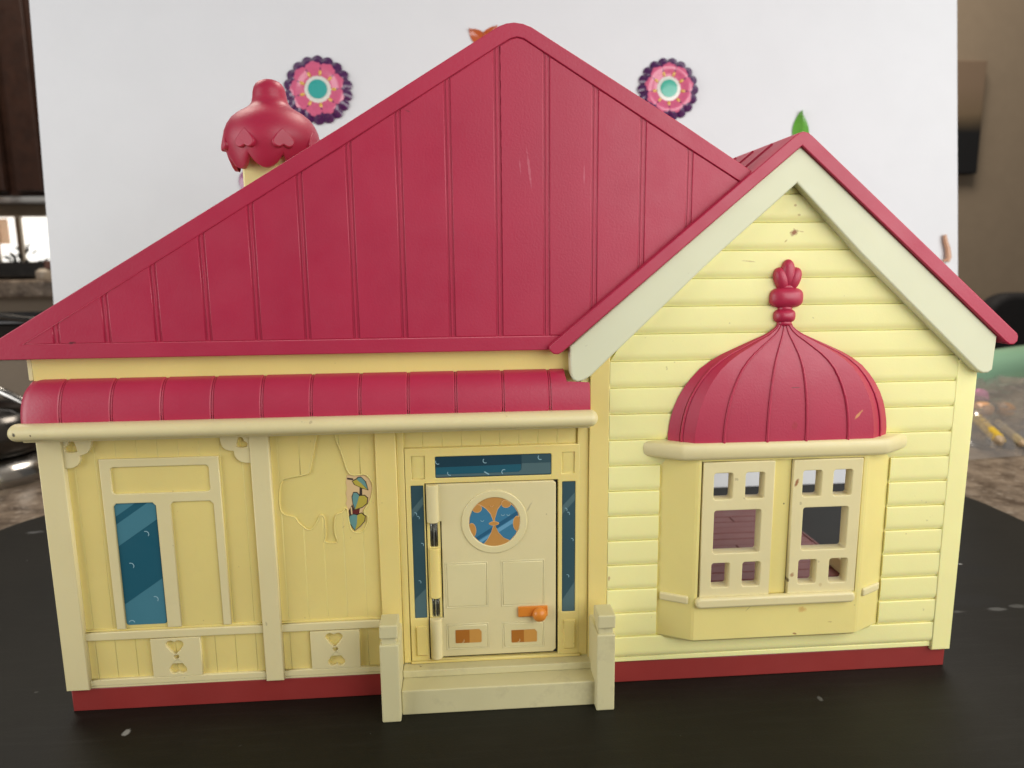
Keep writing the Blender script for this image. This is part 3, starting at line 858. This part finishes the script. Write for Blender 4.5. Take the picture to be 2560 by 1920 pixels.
box('mullion', 107.4, 115.6, -6.9, -1.0, 44.0, 106.6, M['yellow_bay'], bay, .5)
for name, x0, x1, holes in (('l', 75.7, 107.3, [(80.4, 89.5, 88.8, 101.3), (94.4, 89.5, 102.8, 101.3), (81.0, 64.8, 102.0, 84.5), (80.7, 49.0, 88.9, 60.4), (94.7, 49.0, 102.9, 60.4)]),
                            ('r', 115.75, 146.9, [(120.0, 89.5, 128.5, 101.3), (133.8, 89.5, 142.3, 101.3), (120.9, 64.8, 141.5, 84.5), (120.2, 49.0, 128.6, 60.4), (134.4, 49.0, 142.8, 60.4)])):
    plate('casement', [rect(x0, 44.5, x1, 106.2)] + [rrect(*h, 1.1) for h in holes], -8.9, 6.0, C, bay, .35)
plate('window_sill', rrect(73.8, 40.0, 146.6, 44.9, 2.1, 5), -11.0, 3.4, C, bay, 1.2, 2)
for sgn, xa, xb in ((-1, 60.0, 71.2), (1, 151.6, 162.6)):
    bm = bmesh.new()
    L = math.hypot(xb - xa, 6.2)
    add_box(bm, -L / 2, L / 2, -.9, .9, -1.9, 1.9, .8, 2)
    ang = math.atan2(7.4, 13.9) * (-1 if sgn < 0 else 1)
    cxm = (xa + xb) / 2
    frac = (cxm - 58.7) / 14.2 if sgn < 0 else (163.9 - cxm) / 14.2
    bmesh.ops.transform(bm, matrix=Matrix.Translation((cxm, -.5 - 7.4 * frac - .3, 42.9)) @ Matrix.Rotation(ang, 4, 'Z'), verts=bm.verts)
    link('side_sill', bm_mesh(bm, 'side_sill'), C, bay)
# cornice
def cor(z, g):
    return [(51.6 - g * .6, .2, z), (51.6 - g, -1.2 - g, z), (64.6 - g * .4, -9.6 - g, z), (66.8, -10.2 - g, z), (155.0, -10.2 - g, z), (157.2 + g * .4, -9.6 - g, z), (170.0 + g, -1.2 - g, z), (170.0 + g * .6, .2, z)]
bm = bmesh.new()
loft(bm, [cor(107.6, -.9), cor(108.0, -.2), cor(109.2, .45), cor(111.5, .7), cor(113.6, .45), cor(114.6, -.2), cor(114.9, -1.0)])
link('cornice', bm_mesh(bm, 'cornice', 50), C, bay)

# ---- onion dome
DC = 110.9
DW = [(114.3, 49.3), (118, 49.4), (122, 48.9), (126, 48.1), (130, 46.9), (134, 45.2), (138.4, 42.6), (142, 39.9), (146, 36.2), (149.5, 31.4), (152.2, 26.6), (155, 20.4), (157.8, 14.0), (160, 8.8), (161.9, 5.6), (163.4, 3.8), (165.2, 2.9)]
def dome_pt(u, k, off=0.0):
    z, w = DW[k]
    d = 8.9 * (.30 + .70 * (w / 49.4) ** .8)
    w2, d2 = w - off, d - off
    f = .80
    if abs(u) <= f:
        y = -d2 - .5 * (1 - (u / f) ** 2) * (w / 49.4)
    else:
        t = (abs(u) - f) / (1 - f)
        y = -2.2 - (d2 - 2.2) * (1 - t)
    return (DC + u * w2, y + .1, z)
bm = bmesh.new()
us = [-1, -.9, -.8, -.6, -.4, -.2, 0, .2, .4, .6, .8, .9, 1]
loft(bm, [[dome_pt(u, k, .45) for u in us] for k in range(len(DW))], cap=False, closed=False)
dm = link('dome', bm_mesh(bm, 'dome', 30), R, H)
ribs = [-.90, -.545, -.165, .185, .565, .90]
ed = [-1.0] + ribs + [1.0]
for a, b in zip(ed, ed[1:]):
    g = .014
    lo, hi = a + (g if a > -1 else 0), b - (g if b < 1 else 0)
    n = 6
    ulist = [lo + (hi - lo) * i / n for i in range(n + 1)]
    for c in (-.8, .8):
        if lo < c < hi:
            ulist.append(c)
    ulist.sort()
    bm = bmesh.new()
    rings = [[dome_pt(ulist[0], k, .6)] + [dome_pt(u, k) for u in ulist] + [dome_pt(ulist[-1], k, .6)] for k in range(len(DW))]
    loft(bm, rings, cap=False, closed=False)
    link('dome_segment', bm_mesh(bm, 'dome_segment', 28), R, dm)
for u in ribs:
    bm = bmesh.new()
    tube(bm, [Vector(dome_pt(u, k)) + Vector((0, -.12, 0)) for k in range(len(DW))], [.62 * (.45 + .55 * DW[k][1] / 49.4) for k in range(len(DW))], 8)
    link('dome_rib', bm_mesh(bm, 'dome_rib', 60), R, dm)

# ---- finial: two beads and three petals, half sunk in the wall
def blob(cx, y0, cz, rx, ry, rz, p=3.0, tilt=0.0, nu=24, nv=14):
    bm = bmesh.new()
    bmesh.ops.create_uvsphere(bm, u_segments=nu, v_segments=nv, radius=1)
    for v in bm.verts:
        x, y, z = v.co
        q = (abs(x) ** p + abs(z) ** p) ** (1 / p)
        r = math.hypot(x, z)
        k = r / q if q > 1e-6 else 1
        x, z = x * k, z * k
        x, y, z = x * rx, y * ry, z * rz
        v.co = Vector((cx + x * math.cos(tilt) + z * math.sin(tilt), y0 + y, cz - x * math.sin(tilt) + z * math.cos(tilt)))
    return bm
FC = 110.9
fn = link('finial', bm_mesh(blob(FC + .2, -2.2, 175.7, 7.25, 4.2, 4.35, 3.2), 'finial', 60), R, H)
link('finial_bead', bm_mesh(blob(FC - .2, -2.2, 168.0, 4.7, 3.6, 2.95, 3.2), 'finial_bead', 60), R, fn)
link('finial_neck', bm_mesh(blob(FC, -1.8, 171.2, 3.1, 2.8, 1.6, 3), 'finial_neck', 60), R, fn)
link('finial_neck', bm_mesh(blob(FC, -1.8, 165.0, 3.2, 2.8, 1.6, 3), 'finial_neck', 60), R, fn)
link('finial_petal', bm_mesh(blob(FC + .2, -2.4, 185.8, 3.1, 2.8, 6.0, 2.1), 'finial_petal', 60), R, fn)
for sgn in (-1, 1):
    link('finial_petal', bm_mesh(blob(FC + .2 + sgn * 2.75, -2.2, 183.6, 2.95, 3.0, 5.0, 2.2, sgn * .32), 'finial_petal', 60), R, fn)
link('finial_neck', bm_mesh(blob(FC + .1, -1.8, 180.2, 4.2, 2.8, 1.6, 3), 'finial_neck', 60), R, fn)

# ---- chimney
CX, CY = -110.8, 50
ch = box('chimney', CX - 11.3, CX + 11.3, CY - 11.3, CY + 11.3, 150, 240, Y, H, 1.0)
bm = bmesh.new()
prof = [(18.3, 238.0), (19.6, 241.5), (20.6, 245), (21.0, 247.6), (21.1, 250.2), (20.5, 253.2), (19.2, 256.2), (17.2, 259), (14.4, 261.3), (11.4, 263.0), (9.1, 264.6), (8.0, 266.2), (7.5, 268.4), (7.15, 271.0), (6.7, 272.7), (5.8, 274.2), (4.5, 275.3), (2.9, 276.0), (1.4, 276.35), (.05, 276.4)]
nS = 96
def scallop(a, w):
    return abs(math.sin(4 * (a - math.radians(2) + math.pi / 2 - math.radians(0)) + 0))
rings = []
inner = []
for r, z in [(14.6, 236.6), (16.2, 237.2), (17.4, 238.0)]:
    pass
def ring_at(r, z, w):
    out = []
    for i in range(nS):
        a = 2 * math.pi * i / nS
        s = abs(math.cos(4 * (a + math.pi / 2 - .06)))       # lobes: notch where cos is 0
        s = s ** .55
        zz = z - w * s * 6.4 + w * 1.2
        rr = r - w * s * 2.2
        out.append((CX + rr * math.cos(a), CY + rr * math.sin(a), zz))
    return out
rings = [ring_at(17.6, 241.2, 1.0), ring_at(19.3, 241.4, 1.0), ring_at(19.9, 242.2, .92), ring_at(20.4, 243.8, .6), ring_at(20.8, 246.2, .2)] + [ring_at(r, z, 0) for r, z in prof[3:]]
loft(bm, rings, cap=False)
bm.faces.new([bm.verts.new(p) for p in ring_at(17.6, 241.3, 0)])
bmesh.ops.translate(bm, vec=(0, 0, -2.4), verts=bm.verts)
cap_o = link('chimney_cap', bm_mesh(bm, 'chimney_cap', 50), R, H)
hm = plate_mesh([heart(0, 0, 9.4, 8.8, math.pi)], 3.0, .6, 2)
hm.transform(Matrix.Scale(MM, 4) @ Matrix.Rotation(math.pi / 2, 4, 'X'))
hm.materials.append(R)
for k in range(8):
    a = -math.pi / 2 + .06 + math.radians(22.5 + 45 * k)
    o = link('heart', hm, None, cap_o)
    d = Vector((math.cos(a), math.sin(a), 0))
    o.location = (Vector((CX, CY, 245.8)) + d * 19.9) * MM
    o.rotation_euler = (math.radians(-8), 0, a + math.pi / 2)

# ================================================================== DISPLAY BOARD AND ORNAMENTS
def board_y(z):
    return 275 + .1 * z
bd = bmesh.new()
add_box(bd, -342.5, 393, 0, 5, 0, 508, .3, 1)
sh = Matrix(((1, 0, 0, 0), (0, 1, .0, 275), (0, 0, 1, .3), (0, 0, 0, 1))) @ Matrix.Rotation(-math.atan(.1), 4, 'X')
bmesh.ops.transform(bd, matrix=sh, verts=bd.verts)
for v in bd.verts:
    if v.co.x > 0:
        v.co.x += 3 + (v.co.z - 400) * -.030
    else:
        v.co.x -= 3 + (v.co.z - 170) * .020
fb = link('display_board', bm_mesh(bd, 'display_board'), M['board'])
tag(fb, 'tall white foam board leaning upright behind the toy house as a backdrop', 'display board')

tiltM = Matrix.Rotation(-math.atan(.1), 4, 'X')
def on_board(o_list, x, z):
    for o in o_list:
        o.matrix_world = Matrix.Translation(Vector((x, board_y(z) - .5, z)) * MM) @ tiltM

def radial(bm, rfun, hfun, n=160, rings=10, r0=0.0):
    """a thin dished disc facing -Y: rfun(a) outer radius, hfun(t, a) height toward the viewer"""
    vr = []
    for k in range(rings + 1):
        t = r0 + (1 - r0) * k / rings
        vr.append([bm.verts.new((t * rfun(a) * math.cos(a), -hfun(t, a), t * rfun(a) * math.sin(a))) for a in [2 * math.pi * i / n for i in range(n)]])
    for A, Bv in zip(vr, vr[1:]):
        for i in range(n):
            j = (i + 1) % n
            bm.faces.new((A[i], A[j], Bv[j], Bv[i]))
    bot = [bm.verts.new((v.co.x * .97, .5, v.co.z * .97)) for v in vr[-1]]
    for i in range(n):
        j = (i + 1) % n
        bm.faces.new((vr[-1][i], vr[-1][j], bot[j], bot[i]))

def flower(label, x, z, R0, phase, teal, lobes=18, petals=9):
    t = thing('flower_ornament', label, 'flower ornament', (x * MM, (board_y(z) - .5) * MM, z * MM), 'shiny flower ornaments on the white board')
    t.rotation_euler = (-math.atan(.1), 0, 0)
    def add(name, bm, mat, sm=50):
        o = bpy.data.objects.new(name, bm_mesh(bm, name, sm))
        COL.objects.link(o)
        o.data.materials.append(mat)
        o.parent = t
        return o
    rim = lambda a: R0 * (1 + .05 * (abs(math.cos(lobes / 2 * (a - phase))) ** .7 * 2 - 1.2))
    dish = lambda tt, a: 2.2 + 2.6 * math.sin(min(1, tt / .62) * math.pi) * .0 + 2.8 * math.exp(-((tt - .70) / .20) ** 2) + (.15 * math.cos(lobes * (a - phase)) * max(0, tt - .65)) - 1.8 * max(0, tt - .82) / .18
    bm = bmesh.new()
    radial(bm, rim, dish, 180, 16)
    add('rim', bm, M['foil_purple'], 60)
    pr_ = R0 * .80
    for k in range(petals):
        a0 = phase + math.pi / 2 + 2 * math.pi * k / petals
        bm = bmesh.new()
        vr = []
        for i in range(9):
            s = i / 8
            row = []
            r = R0 * (.36 + (.83 - .36) * s)
            half = math.pi / petals * 1.04 * (1 if s < .6 else math.sqrt(max(0.02, 1 - ((s - .6) / .4) ** 2)))
            for j in range(9):
                a = a0 + half * (j / 4 - 1)
                hh = dish(r / R0, a) + .35 - .25 * (abs(j / 4 - 1) ** 2)
                row.append(bm.verts.new((r * math.cos(a), -hh, r * math.sin(a))))
            vr.append(row)
        for A, Bv in zip(vr, vr[1:]):
            for j in range(8):
                bm.faces.new((A[j], A[j + 1], Bv[j + 1], Bv[j]))
        add('petal', bm, M['foil_pink'], 60)
    for k in range(petals):
        a0 = phase + math.pi / 2 + 2 * math.pi * (k + .5) / petals
        bm = bmesh.new()
        rm = R0 * .505
        hh = dish(.505, a0) + .1
        r_ = bmesh.ops.create_uvsphere(bm, u_segments=12, v_segments=8, radius=1)
        for v in bm.verts:
            p = Vector((v.co.x * R0 * .10, v.co.z * .9, v.co.y * R0 * .05))
            v.co = Vector(((rm + p.x) * math.cos(a0) - p.z * math.sin(a0), -hh + p.y, (rm + p.x) * math.sin(a0) + p.z * math.cos(a0)))
        add('stamen', bm, M['foil_yellow'], 60)
    bm = bmesh.new()
    radial(bm, lambda a: R0 * .40 * (1 + .02 * math.cos(20 * a)), lambda tt, a: 3.4 - .5 * tt ** 6, 60, 6)
    add('white_ring', bm, M['foil_white'], 60)
    bm = bmesh.new()
    radial(bm, lambda a: R0 * .285, lambda tt, a: 4.1 - .3 * tt ** 6, 48, 6)
    add('centre', bm, M[teal], 60)
    return t
flower('shiny purple and pink flower ornament beside the chimney cap', -134.4, 328.0, 25.9, .17, 'foil_teal')
flower('shiny purple and pink flower ornament above the right slope of the main roof', 147.6, 330.8, 24.5, .0, 'foil_teal_green')

def ornament(name, label, cat, x, z, build, mat):
    bm = bmesh.new()
    build(bm)
    o = link(name, bm_mesh(bm, name, 40), mat)
    o.matrix_world = Matrix.Translation(Vector((x, board_y(z) - .5, z)) * MM) @ tiltM
    return tag(o, label, cat)
def leaf_shape(L, Wd, ridge, n=14):
    def f(bm):
        rows = []
        for i in range(n + 1):
            s = i / n
            w = Wd / 2 * math.sin(math.pi * min(1, s * .93 + .07) ** .8) ** .8 if 0 < s < 1 else .05
            z = L * s
            rows.append([bm.verts.new((-w, -.3, z)), bm.verts.new((-w * .5, -ridge * .35, z)), bm.verts.new((0, -ridge, z)), bm.verts.new((w * .5, -ridge * .6, z)), bm.verts.new((w, -.3, z)), bm.verts.new((0, .5, z))])
        for A, Bv in zip(rows, rows[1:]):
            for j in range(6):
                k = (j + 1) % 6
                bm.faces.new((A[j], A[k], Bv[k], Bv[j]))
    return f
ornament('leaf_ornament', 'shiny green pointed leaf ornament standing up behind the small gable peak', 'leaf ornament', 260.6, 287.0, leaf_shape(27.5, 14.5, 4), M['foil_green'])
def star_shape(bm):
    for a, L in ((2.42, 16.5), (.93, 17), (1.65, 8)):
        sub = bmesh.new()
        leaf_shape(L, 11, 2.5, 10)(sub)
        bmesh.ops.transform(sub, matrix=Matrix.Rotation(-(a - math.pi / 2), 4, 'Y'), verts=sub.verts)
        me_ = bpy.data.meshes.new('tmp')
        sub.to_mesh(me_)
        sub.free()
        bm.from_mesh(me_)
        bpy.data.meshes.remove(me_)
ornament('flower_tip_ornament', 'shiny orange petal ornament peeking out left of the main roof peak', 'flower ornament', -2.0, 366.0, star_shape, M['foil_orange'])
def disc_shape(bm):
    radial(bm, lambda a: 10.5, lambda tt, a: 3.0 * math.sqrt(max(0, 1 - .9 * tt * tt)), 40, 8)
ornament('round_ornament', 'small mauve round ornament half hidden behind the chimney stack', 'round ornament', -188.0, 257.9, disc_shape, M['foil_mauve'])
def twig_shape(bm):
    tube(bm, [(-3.6, -2, 16), (-2.6, -2, 10), (-.6, -2, 4), (.2, -2, -3), (-.6, -2, -7)], [1.4, 1.9, 2.1, 2.4, 1.6], 10)
    tube(bm, [(.2, -2, -4), (-4.5, -2, -6.5)], [1.8, .8], 8)
ornament('stem_ornament', 'peach coloured curved stem ornament at the right edge of the white board', 'stem ornament', 391.5, 196.0, twig_shape, M['foil_peach'])

# ================================================================== ROOM BEHIND, LEFT
wood = plastic('dark_cabinet_wood', (.040, .016, .009), .4, grain=.1, var=.25, grain_scale=80)
cb = thing('kitchen_cabinet', 'dark brown wooden wall cabinet at the upper left behind the white board', 'cabinet', (-1.4, 1.9, .39))
box('cabinet_body', -2000, -700, 1815, 2105, 388, 1250, wood, cb, 3)
for x0, x1 in ((-1990, -1245), (-1215, -710)):
    dbox = box('cabinet_door', x0, x1, 1795, 1813, 400, 1240, wood, cb, 3)
    box('door_stile', x1 - 70, x1, 1783, 1794, 400, 1240, wood, dbox, 3)
    box('door_stile', x0, x0 + 70, 1783, 1794, 400, 1240, wood, dbox, 3)
    box('door_rail', x0 + 71, x1 - 71, 1784, 1794, 400, 470, wood, dbox, 3)
trim = plastic('beige_window_trim', (.36, .29, .21), .5)
kw = thing('kitchen_window', 'bright kitchen window with beige trim below the dark cabinet', 'window', (-1.25, 2.08, .2))
box('frame', -1490, -800, 2070, 2105, 352, 388, trim, kw, 3)
box('frame', -1490, -800, 2075, 2105, 198, 214, trim, kw, 3)
box('frame', -1490, -1462, 2075, 2105, 214, 352, trim, kw, 3)
m, nt, b = new_mat('window_daylight')
b.inputs['Base Color'].default_value = (.9, .9, .88, 1)
b.inputs['Emission Color'].default_value = (1.0, .98, .92, 1)
b.inputs['Emission Strength'].default_value = 1.5
box('pane', -1461, -800, 2098, 2104, 215, 351, m, kw, 0)
box('sash_bar', -1402, -1386, 2080, 2097, 215, 351, trim, kw, 2)
m, nt, b = new_mat('peach_curtain_cloth')
b.inputs['Base Color'].default_value = (.75, .42, .22, 1)
b.inputs['Roughness'].default_value = .8
b.inputs['Transmission Weight'].default_value = .35
bm = bmesh.new()
loft(bm, [[(x, 2062 + 5 * math.sin(x * .35), z) for x in range(-1446, -1404, 3)] for z in (268, 345)], cap=False, closed=False)
cu_o = link('curtain', bm_mesh(bm, 'curtain', 60), m)
tag(cu_o, 'narrow peach curtain hanging at the left side of the kitchen window', 'curtain')

blackp = plastic('black_gloss_plastic', (.008, .008, .009), .3, grain=.0)
chrome = plastic('brushed_steel', (.42, .41, .39), .22, grain=.02)
chrome.node_tree.nodes['Principled BSDF'].inputs['Metallic'].default_value = 1
darkst = plastic('dark_steel', (.09, .085, .08), .2, grain=.0)
darkst.node_tree.nodes['Principled BSDF'].inputs['Metallic'].default_value = .9
ap = thing('black_appliance', 'black boxy kitchen appliance on the bar ledge beneath the window', 'appliance', (-.86, 1.15, .172))
box('appliance_body', -960, -740, 1100, 1220, 172.3, 203, blackp, ap, 5)
box('appliance_front', -950, -750, 1092, 1099, 176, 200, darkst, ap, 2)
# potted plant
gl = plastic('dark_leaf', (.018, .020, .014), .5, var=.3)
pp = thing('potted_plant', 'small dark potted plant in front of the kitchen window', 'plant', (-1.24, 1.7, .06))
bm = bmesh.new()
lathe(bm, [(.1, 60.2), (45, 60.2), (60, 150), (55, 150), (50, 140), (.1, 140)], -1170, 1700, 20)
link('pot', bm_mesh(bm, 'pot', 40), blackp, pp)
bm = bmesh.new()
for k in range(170):
    a, b_ = random.uniform(0, 6.28), random.uniform(0, 1)
    r = 62 * math.sqrt(random.random())
    p = Vector((-1172 + r * math.cos(a), 1700 + r * math.sin(a), 150 + 110 * b_ * (1 - r / 110)))
    d = Vector((math.cos(a), math.sin(a), random.uniform(.1, 1.2))).normalized()
    s = Vector((-d.y, d.x, 0)).normalized() * 6
    v = [bm.verts.new(p), bm.verts.new(p + d * 14 + s), bm.verts.new(p + d * 30), bm.verts.new(p + d * 14 - s)]
    bm.faces.new(v)
lf = link('foliage', bm_mesh(bm, 'foliage'), gl, pp)
fc = thing('faucet', 'steel gooseneck faucet at the left edge under the window', 'faucet', (-1.18, 1.6, .06))
bm = bmesh.new()
tube(bm, [(-1178, 1600, 60.3), (-1172, 1600, 150), (-1176, 1600, 200), (-1186, 1600, 240), (-1205, 1600, 262), (-1240, 1600, 268)], [15, 13, 11, 10, 10, 10], 12)
link('spout', bm_mesh(bm, 'spout', 50), chrome, fc)
bm = bmesh.new()
lathe(bm, [(.1, 60.3), (26, 60.3), (24, 72), (.1, 74)], -1178, 1600, 20)
link('faucet_base', bm_mesh(bm, 'faucet_base', 40), chrome, fc)
sd_ = thing('soap_bottle', 'pale soap bottle with a brown pump on the bar ledge', 'bottle', (-.765, 1.05, .172))
bm = bmesh.new()
lathe(bm, [(.1, 172.3), (13, 172.3), (14, 176), (14, 186), (8, 191), (.1, 192)], -765, 1050, 20)
link('bottle_body', bm_mesh(bm, 'bottle_body', 40), plastic('pale_soap', (.45, .38, .30), .3), sd_)
bm = bmesh.new()
lathe(bm, [(.1, 191.8), (6, 191.8), (6, 205), (.1, 206)], -757, 1050, 14)
link('pump', bm_mesh(bm, 'pump', 40), plastic('brown_pump', (.16, .07, .05), .4), sd_)
pan = thing('roasting_pan', 'black shallow pan resting on the grey brown storage box at far left', 'pan', (-.62, .68, .095))
bm = bmesh.new()
loft(bm, [rr for rr in [[(x, y, z) for x, y in rrect(-760 - g, 590 - g, -470 + g, 780 + g, 30, 5)] for z, g in ((98.3, -10), (124, 0), (128, 8), (130, 8), (130, 2), (102, -8))]])
link('pan_body', bm_mesh(bm, 'pan_body', 30), blackp, pan)
bm = bmesh.new()
tube(bm, [(-740, 580, 130), (-700, 574, 137), (-560, 574, 137), (-520, 580, 130)], 4, 8)
link('pan_rim', bm_mesh(bm, 'pan_rim', 40), darkst, pan)
bb = thing('storage_box', 'plain grey brown storage box under the black pan at far left', 'box', (-.6, .7, -.006))
box('box_body', -760, -420, 600, 790, -5.7, 84, M['wall_tan'], bb, 6)
box('box_lid', -766, -414, 594, 796, 84.3, 98, M['wall_tan'], bb, 4)
kt = thing('kettle', 'chrome based black kettle at the left edge beside the porch', 'kettle', (-.49, .40, -.006))
KX, KY = -489, 402
bm = bmesh.new()
lathe(bm, [(.1, -5.6), (66, -5.6), (67, -2), (66, 5), (62, 12), (52, 18), (.1, 19)], KX, KY, 40)
link('kettle_base', bm_mesh(bm, 'kettle_base', 40), chrome, kt)
bm = bmesh.new()
lathe(bm, [(.1, 19.2), (52, 19.2), (58, 26), (60, 38), (56, 52), (46, 61), (30, 66), (.1, 68)], KX, KY, 40)
link('kettle_body', bm_mesh(bm, 'kettle_body', 40), darkst, kt)
bm = bmesh.new()
tube(bm, [(KX - 40, KY, 62), (KX + 2, KY - 4, 84), (KX + 30, KY - 6, 78), (KX + 52, KY - 6, 66), (KX + 56, KY - 6, 58), (KX + 50, KY - 4, 48)], [5, 5, 4, 4, 4, 4], 10)
link('kettle_handle', bm_mesh(bm, 'kettle_handle', 50), chrome, kt)

# ================================================================== ROOM BEHIND, RIGHT
def picture_mat():
    m, nt, b = new_mat('picture_print')
    tc = N(nt, 'ShaderNodeTexCoord').outputs['Object']
    sx = N(nt, 'ShaderNodeSeparateXYZ')
    nt.links.new(tc, sx.inputs[0])
    n1 = noise(nt, tc, 6, 4)
    z = math_node(nt, 'ADD', sx.outputs[2], math_node(nt, 'MULTIPLY', math_node(nt, 'SUBTRACT', n1, .5), .03))
    c = mix_col(nt, ramp(nt, z, .69, .56), (.235, .165, .11), (.16, .115, .06))
    c = mix_col(nt, ramp(nt, z, .615, .56), c, (.006, .006, .007))
    nt.links.new(c, b.inputs['Base Color'])
    b.inputs['Roughness'].default_value = .6
    return m
pc = thing('wall_picture', 'unframed canvas picture, brown above and black below, on the tan wall', 'picture', (1.4, 1.8, .45))
box('canvas', 1150, 1518, 1778, 1808, 443, 760, picture_mat(), pc, 3)
chm = plastic('black_chair_fabric', (.006, .005, .006), .8)
cr = thing('dining_chair', 'black dining chair with a rounded back against the tan wall', 'chair', (1.37, 1.2, -.9))
bm = bmesh.new()
me_c = plate_mesh([rrect(1138, -330, 1600, 117, 70, 8)], 50, 14, 3)
me_c.transform(Matrix.Scale(MM, 4) @ Matrix.Translation((0, 1225, 0)) @ Matrix.Rotation(math.pi / 2, 4, 'X'))
link('backrest', me_c, chm, cr)
bm.free()
box('seat', 1140, 1600, 1252, 1700, -430, -370, chm, cr, 15)
for x in (1160, 1580):
    for y in (1270, 1680):
        box('leg', x - 20, x + 20, y - 20, y + 20, -899.5, -431, chm, cr, 4)

gm, nt, b = new_mat('green_glass')
b.inputs['Base Color'].default_value = (.36, .62, .42, 1)
b.inputs['Roughness'].default_value = .08
b.inputs['Transmission Weight'].default_value = .25
gb = thing('green_bottle', 'green glass bottle lying on its side behind the right gable', 'bottle', (.68, .62, -.006))
ax = Vector((.88, .47, .0)).normalized()
o0 = Vector((575, 600, 26))
def along(prof, n=28):
    bm = bmesh.new()
    q = Vector((0, 0, 1)).rotation_difference(ax).to_matrix()
    rings = [[o0 + q @ Vector((r * math.cos(2 * math.pi * i / n), r * math.sin(2 * math.pi * i / n), s)) for i in range(n)] for r, s in prof]
    loft(bm, rings)
    return bm
link('bottle_body', bm_mesh(along([(.5, 0), (27, 0), (31, 6), (31, 400), (28, 425), (16, 455), (12, 470), (12, 500), (.5, 500)]), 'bottle_body', 40), gm, gb)
link('bottle_cap', bm_mesh(along([(.5, 496), (16, 496.5), (16, 518), (.5, 519)]), 'bottle_cap', 40), plastic('green_cap', (.10, .25, .14), .4), gb)

# clear crumpled bag over small toys
m, nt, b = new_mat('clear_plastic_film')
nt.nodes.remove(b)
gl_ = N(nt, 'ShaderNodeBsdfGlossy')
gl_.inputs['Roughness'].default_value = .12
gl_.inputs['Color'].default_value = (.9, .9, .9, 1)
tr_ = N(nt, 'ShaderNodeBsdfTransparent')
df_ = N(nt, 'ShaderNodeBsdfDiffuse')
df_.inputs['Color'].default_value = (.62, .58, .55, 1)
mx = N(nt, 'ShaderNodeMixShader')
mx.inputs[0].default_value = .4
mx2 = N(nt, 'ShaderNodeMixShader')
mx2.inputs[0].default_value = .45
nt.links.new(gl_.outputs[0], mx.inputs[1])
nt.links.new(df_.outputs[0], mx.inputs[2])
nt.links.new(tr_.outputs[0], mx2.inputs[1])
nt.links.new(mx.outputs[0], mx2.inputs[2])
nt.links.new(mx2.outputs[0], nt.nodes['Material Output'].inputs[0])
from mathutils import noise as mnoise
bm = bmesh.new()
nx, ny = 60, 50
grid = []
for i in range(nx + 1):
    row = []
    for j in range(ny + 1):
        u, v = i / nx, j / ny
        x, y = 470 + 430 * u, 350 + 300 * v + 60 * u
        e = min(1, 8 * min(u, 1 - u, v, 1 - v))
        h = (10 + 16 * v) * e
        q = Vector((x * .022, y * .022, 3.1))
        h += e * (14 * abs(mnoise.noise(q)) + 10 * abs(mnoise.noise(q * 2.3)) + 3 * mnoise.noise(q * 5))
        row.append(bm.verts.new((x, y, -5.4 + max(.3, h))))
    grid.append(row)
for i in range(nx):
    for j in range(ny):
        bm.faces.new((grid[i][j], grid[i + 1][j], grid[i + 1][j + 1], grid[i][j + 1]))
bag = link('plastic_bag', bm_mesh(bm, 'plastic_bag', 60), m)
tag(bag, 'crumpled clear plastic bag lying over small toys on the granite counter', 'plastic bag')
nb = thing('notebook', 'flat black notebook on the granite counter under the plastic bag', 'notebook', (.68, .5, -.006))
box('cover', 515, 800, 385, 505, -5.7, -3.4, blackp, nb, .5)
box('pages', 518, 797, 388, 502, -3.3, -.6, plastic('dark_pages', (.02, .02, .022), .6), nb, .3)
pcl = plastic('pencil_yellow', (.72, .48, .03), .35)
def pencil(label, a, b_, r, mat, grp):
    t = thing('pencil', label, 'pencil', tuple(v * MM for v in a), grp)
    a, b_ = Vector(a), Vector(b_)
    d = (b_ - a).normalized()
    bm = bmesh.new()
    tube(bm, [a, b_], r, 6)
    link('shaft', bm_mesh(bm, 'shaft'), mat, t)
    bm = bmesh.new()
    tube(bm, [b_ + d * .2, b_ + d * 9], [r * .9, .4], 8)
    link('tip', bm_mesh(bm, 'tip'), plastic('pencil_wood', (.45, .33, .2), .6), t)
pencil('thick bright yellow pencil pointing at the house corner on the black notebook', (579, 480, 6.2), (528, 380, 6.2), 6.2, pcl, 'pencils under the plastic bag')
pencil('thin tan pencil further right on the black notebook', (592, 463, 4.4), (547, 372, 4.4), 4.4, plastic('tan_pencil', (.36, .29, .16), .5), 'pencils under the plastic bag')
tf = thing('toy_figure', 'tiny toy figure with a pink top lying right of the house corner', 'toy figure', (.63, .56, -.006))
link('body', bm_mesh(blob(655, 575, 9, 11, 10, 14, 2.4), 'body', 60), plastic('pink_toy', (.72, .20, .46), .4), tf)
link('head', bm_mesh(blob(612, 515, 9, 14, 12, 9.5, 2.2), 'head', 60), plastic('peach_toy', (.70, .38, .20), .3), tf)
link('legs', bm_mesh(blob(640, 545, 6, 12, 18, 8, 2.4), 'legs', 60), plastic('grey_toy', (.05, .055, .06), .4), tf)
bl_o = link('ball', bm_mesh(blob(660, 537, 3.5, 12, 12, 9, 2.0), 'ball', 60), plastic('orange_ball', (.55, .24, .04), .3))
tag(bl_o, 'small orange ball right of the pink toy figure on the counter', 'ball')
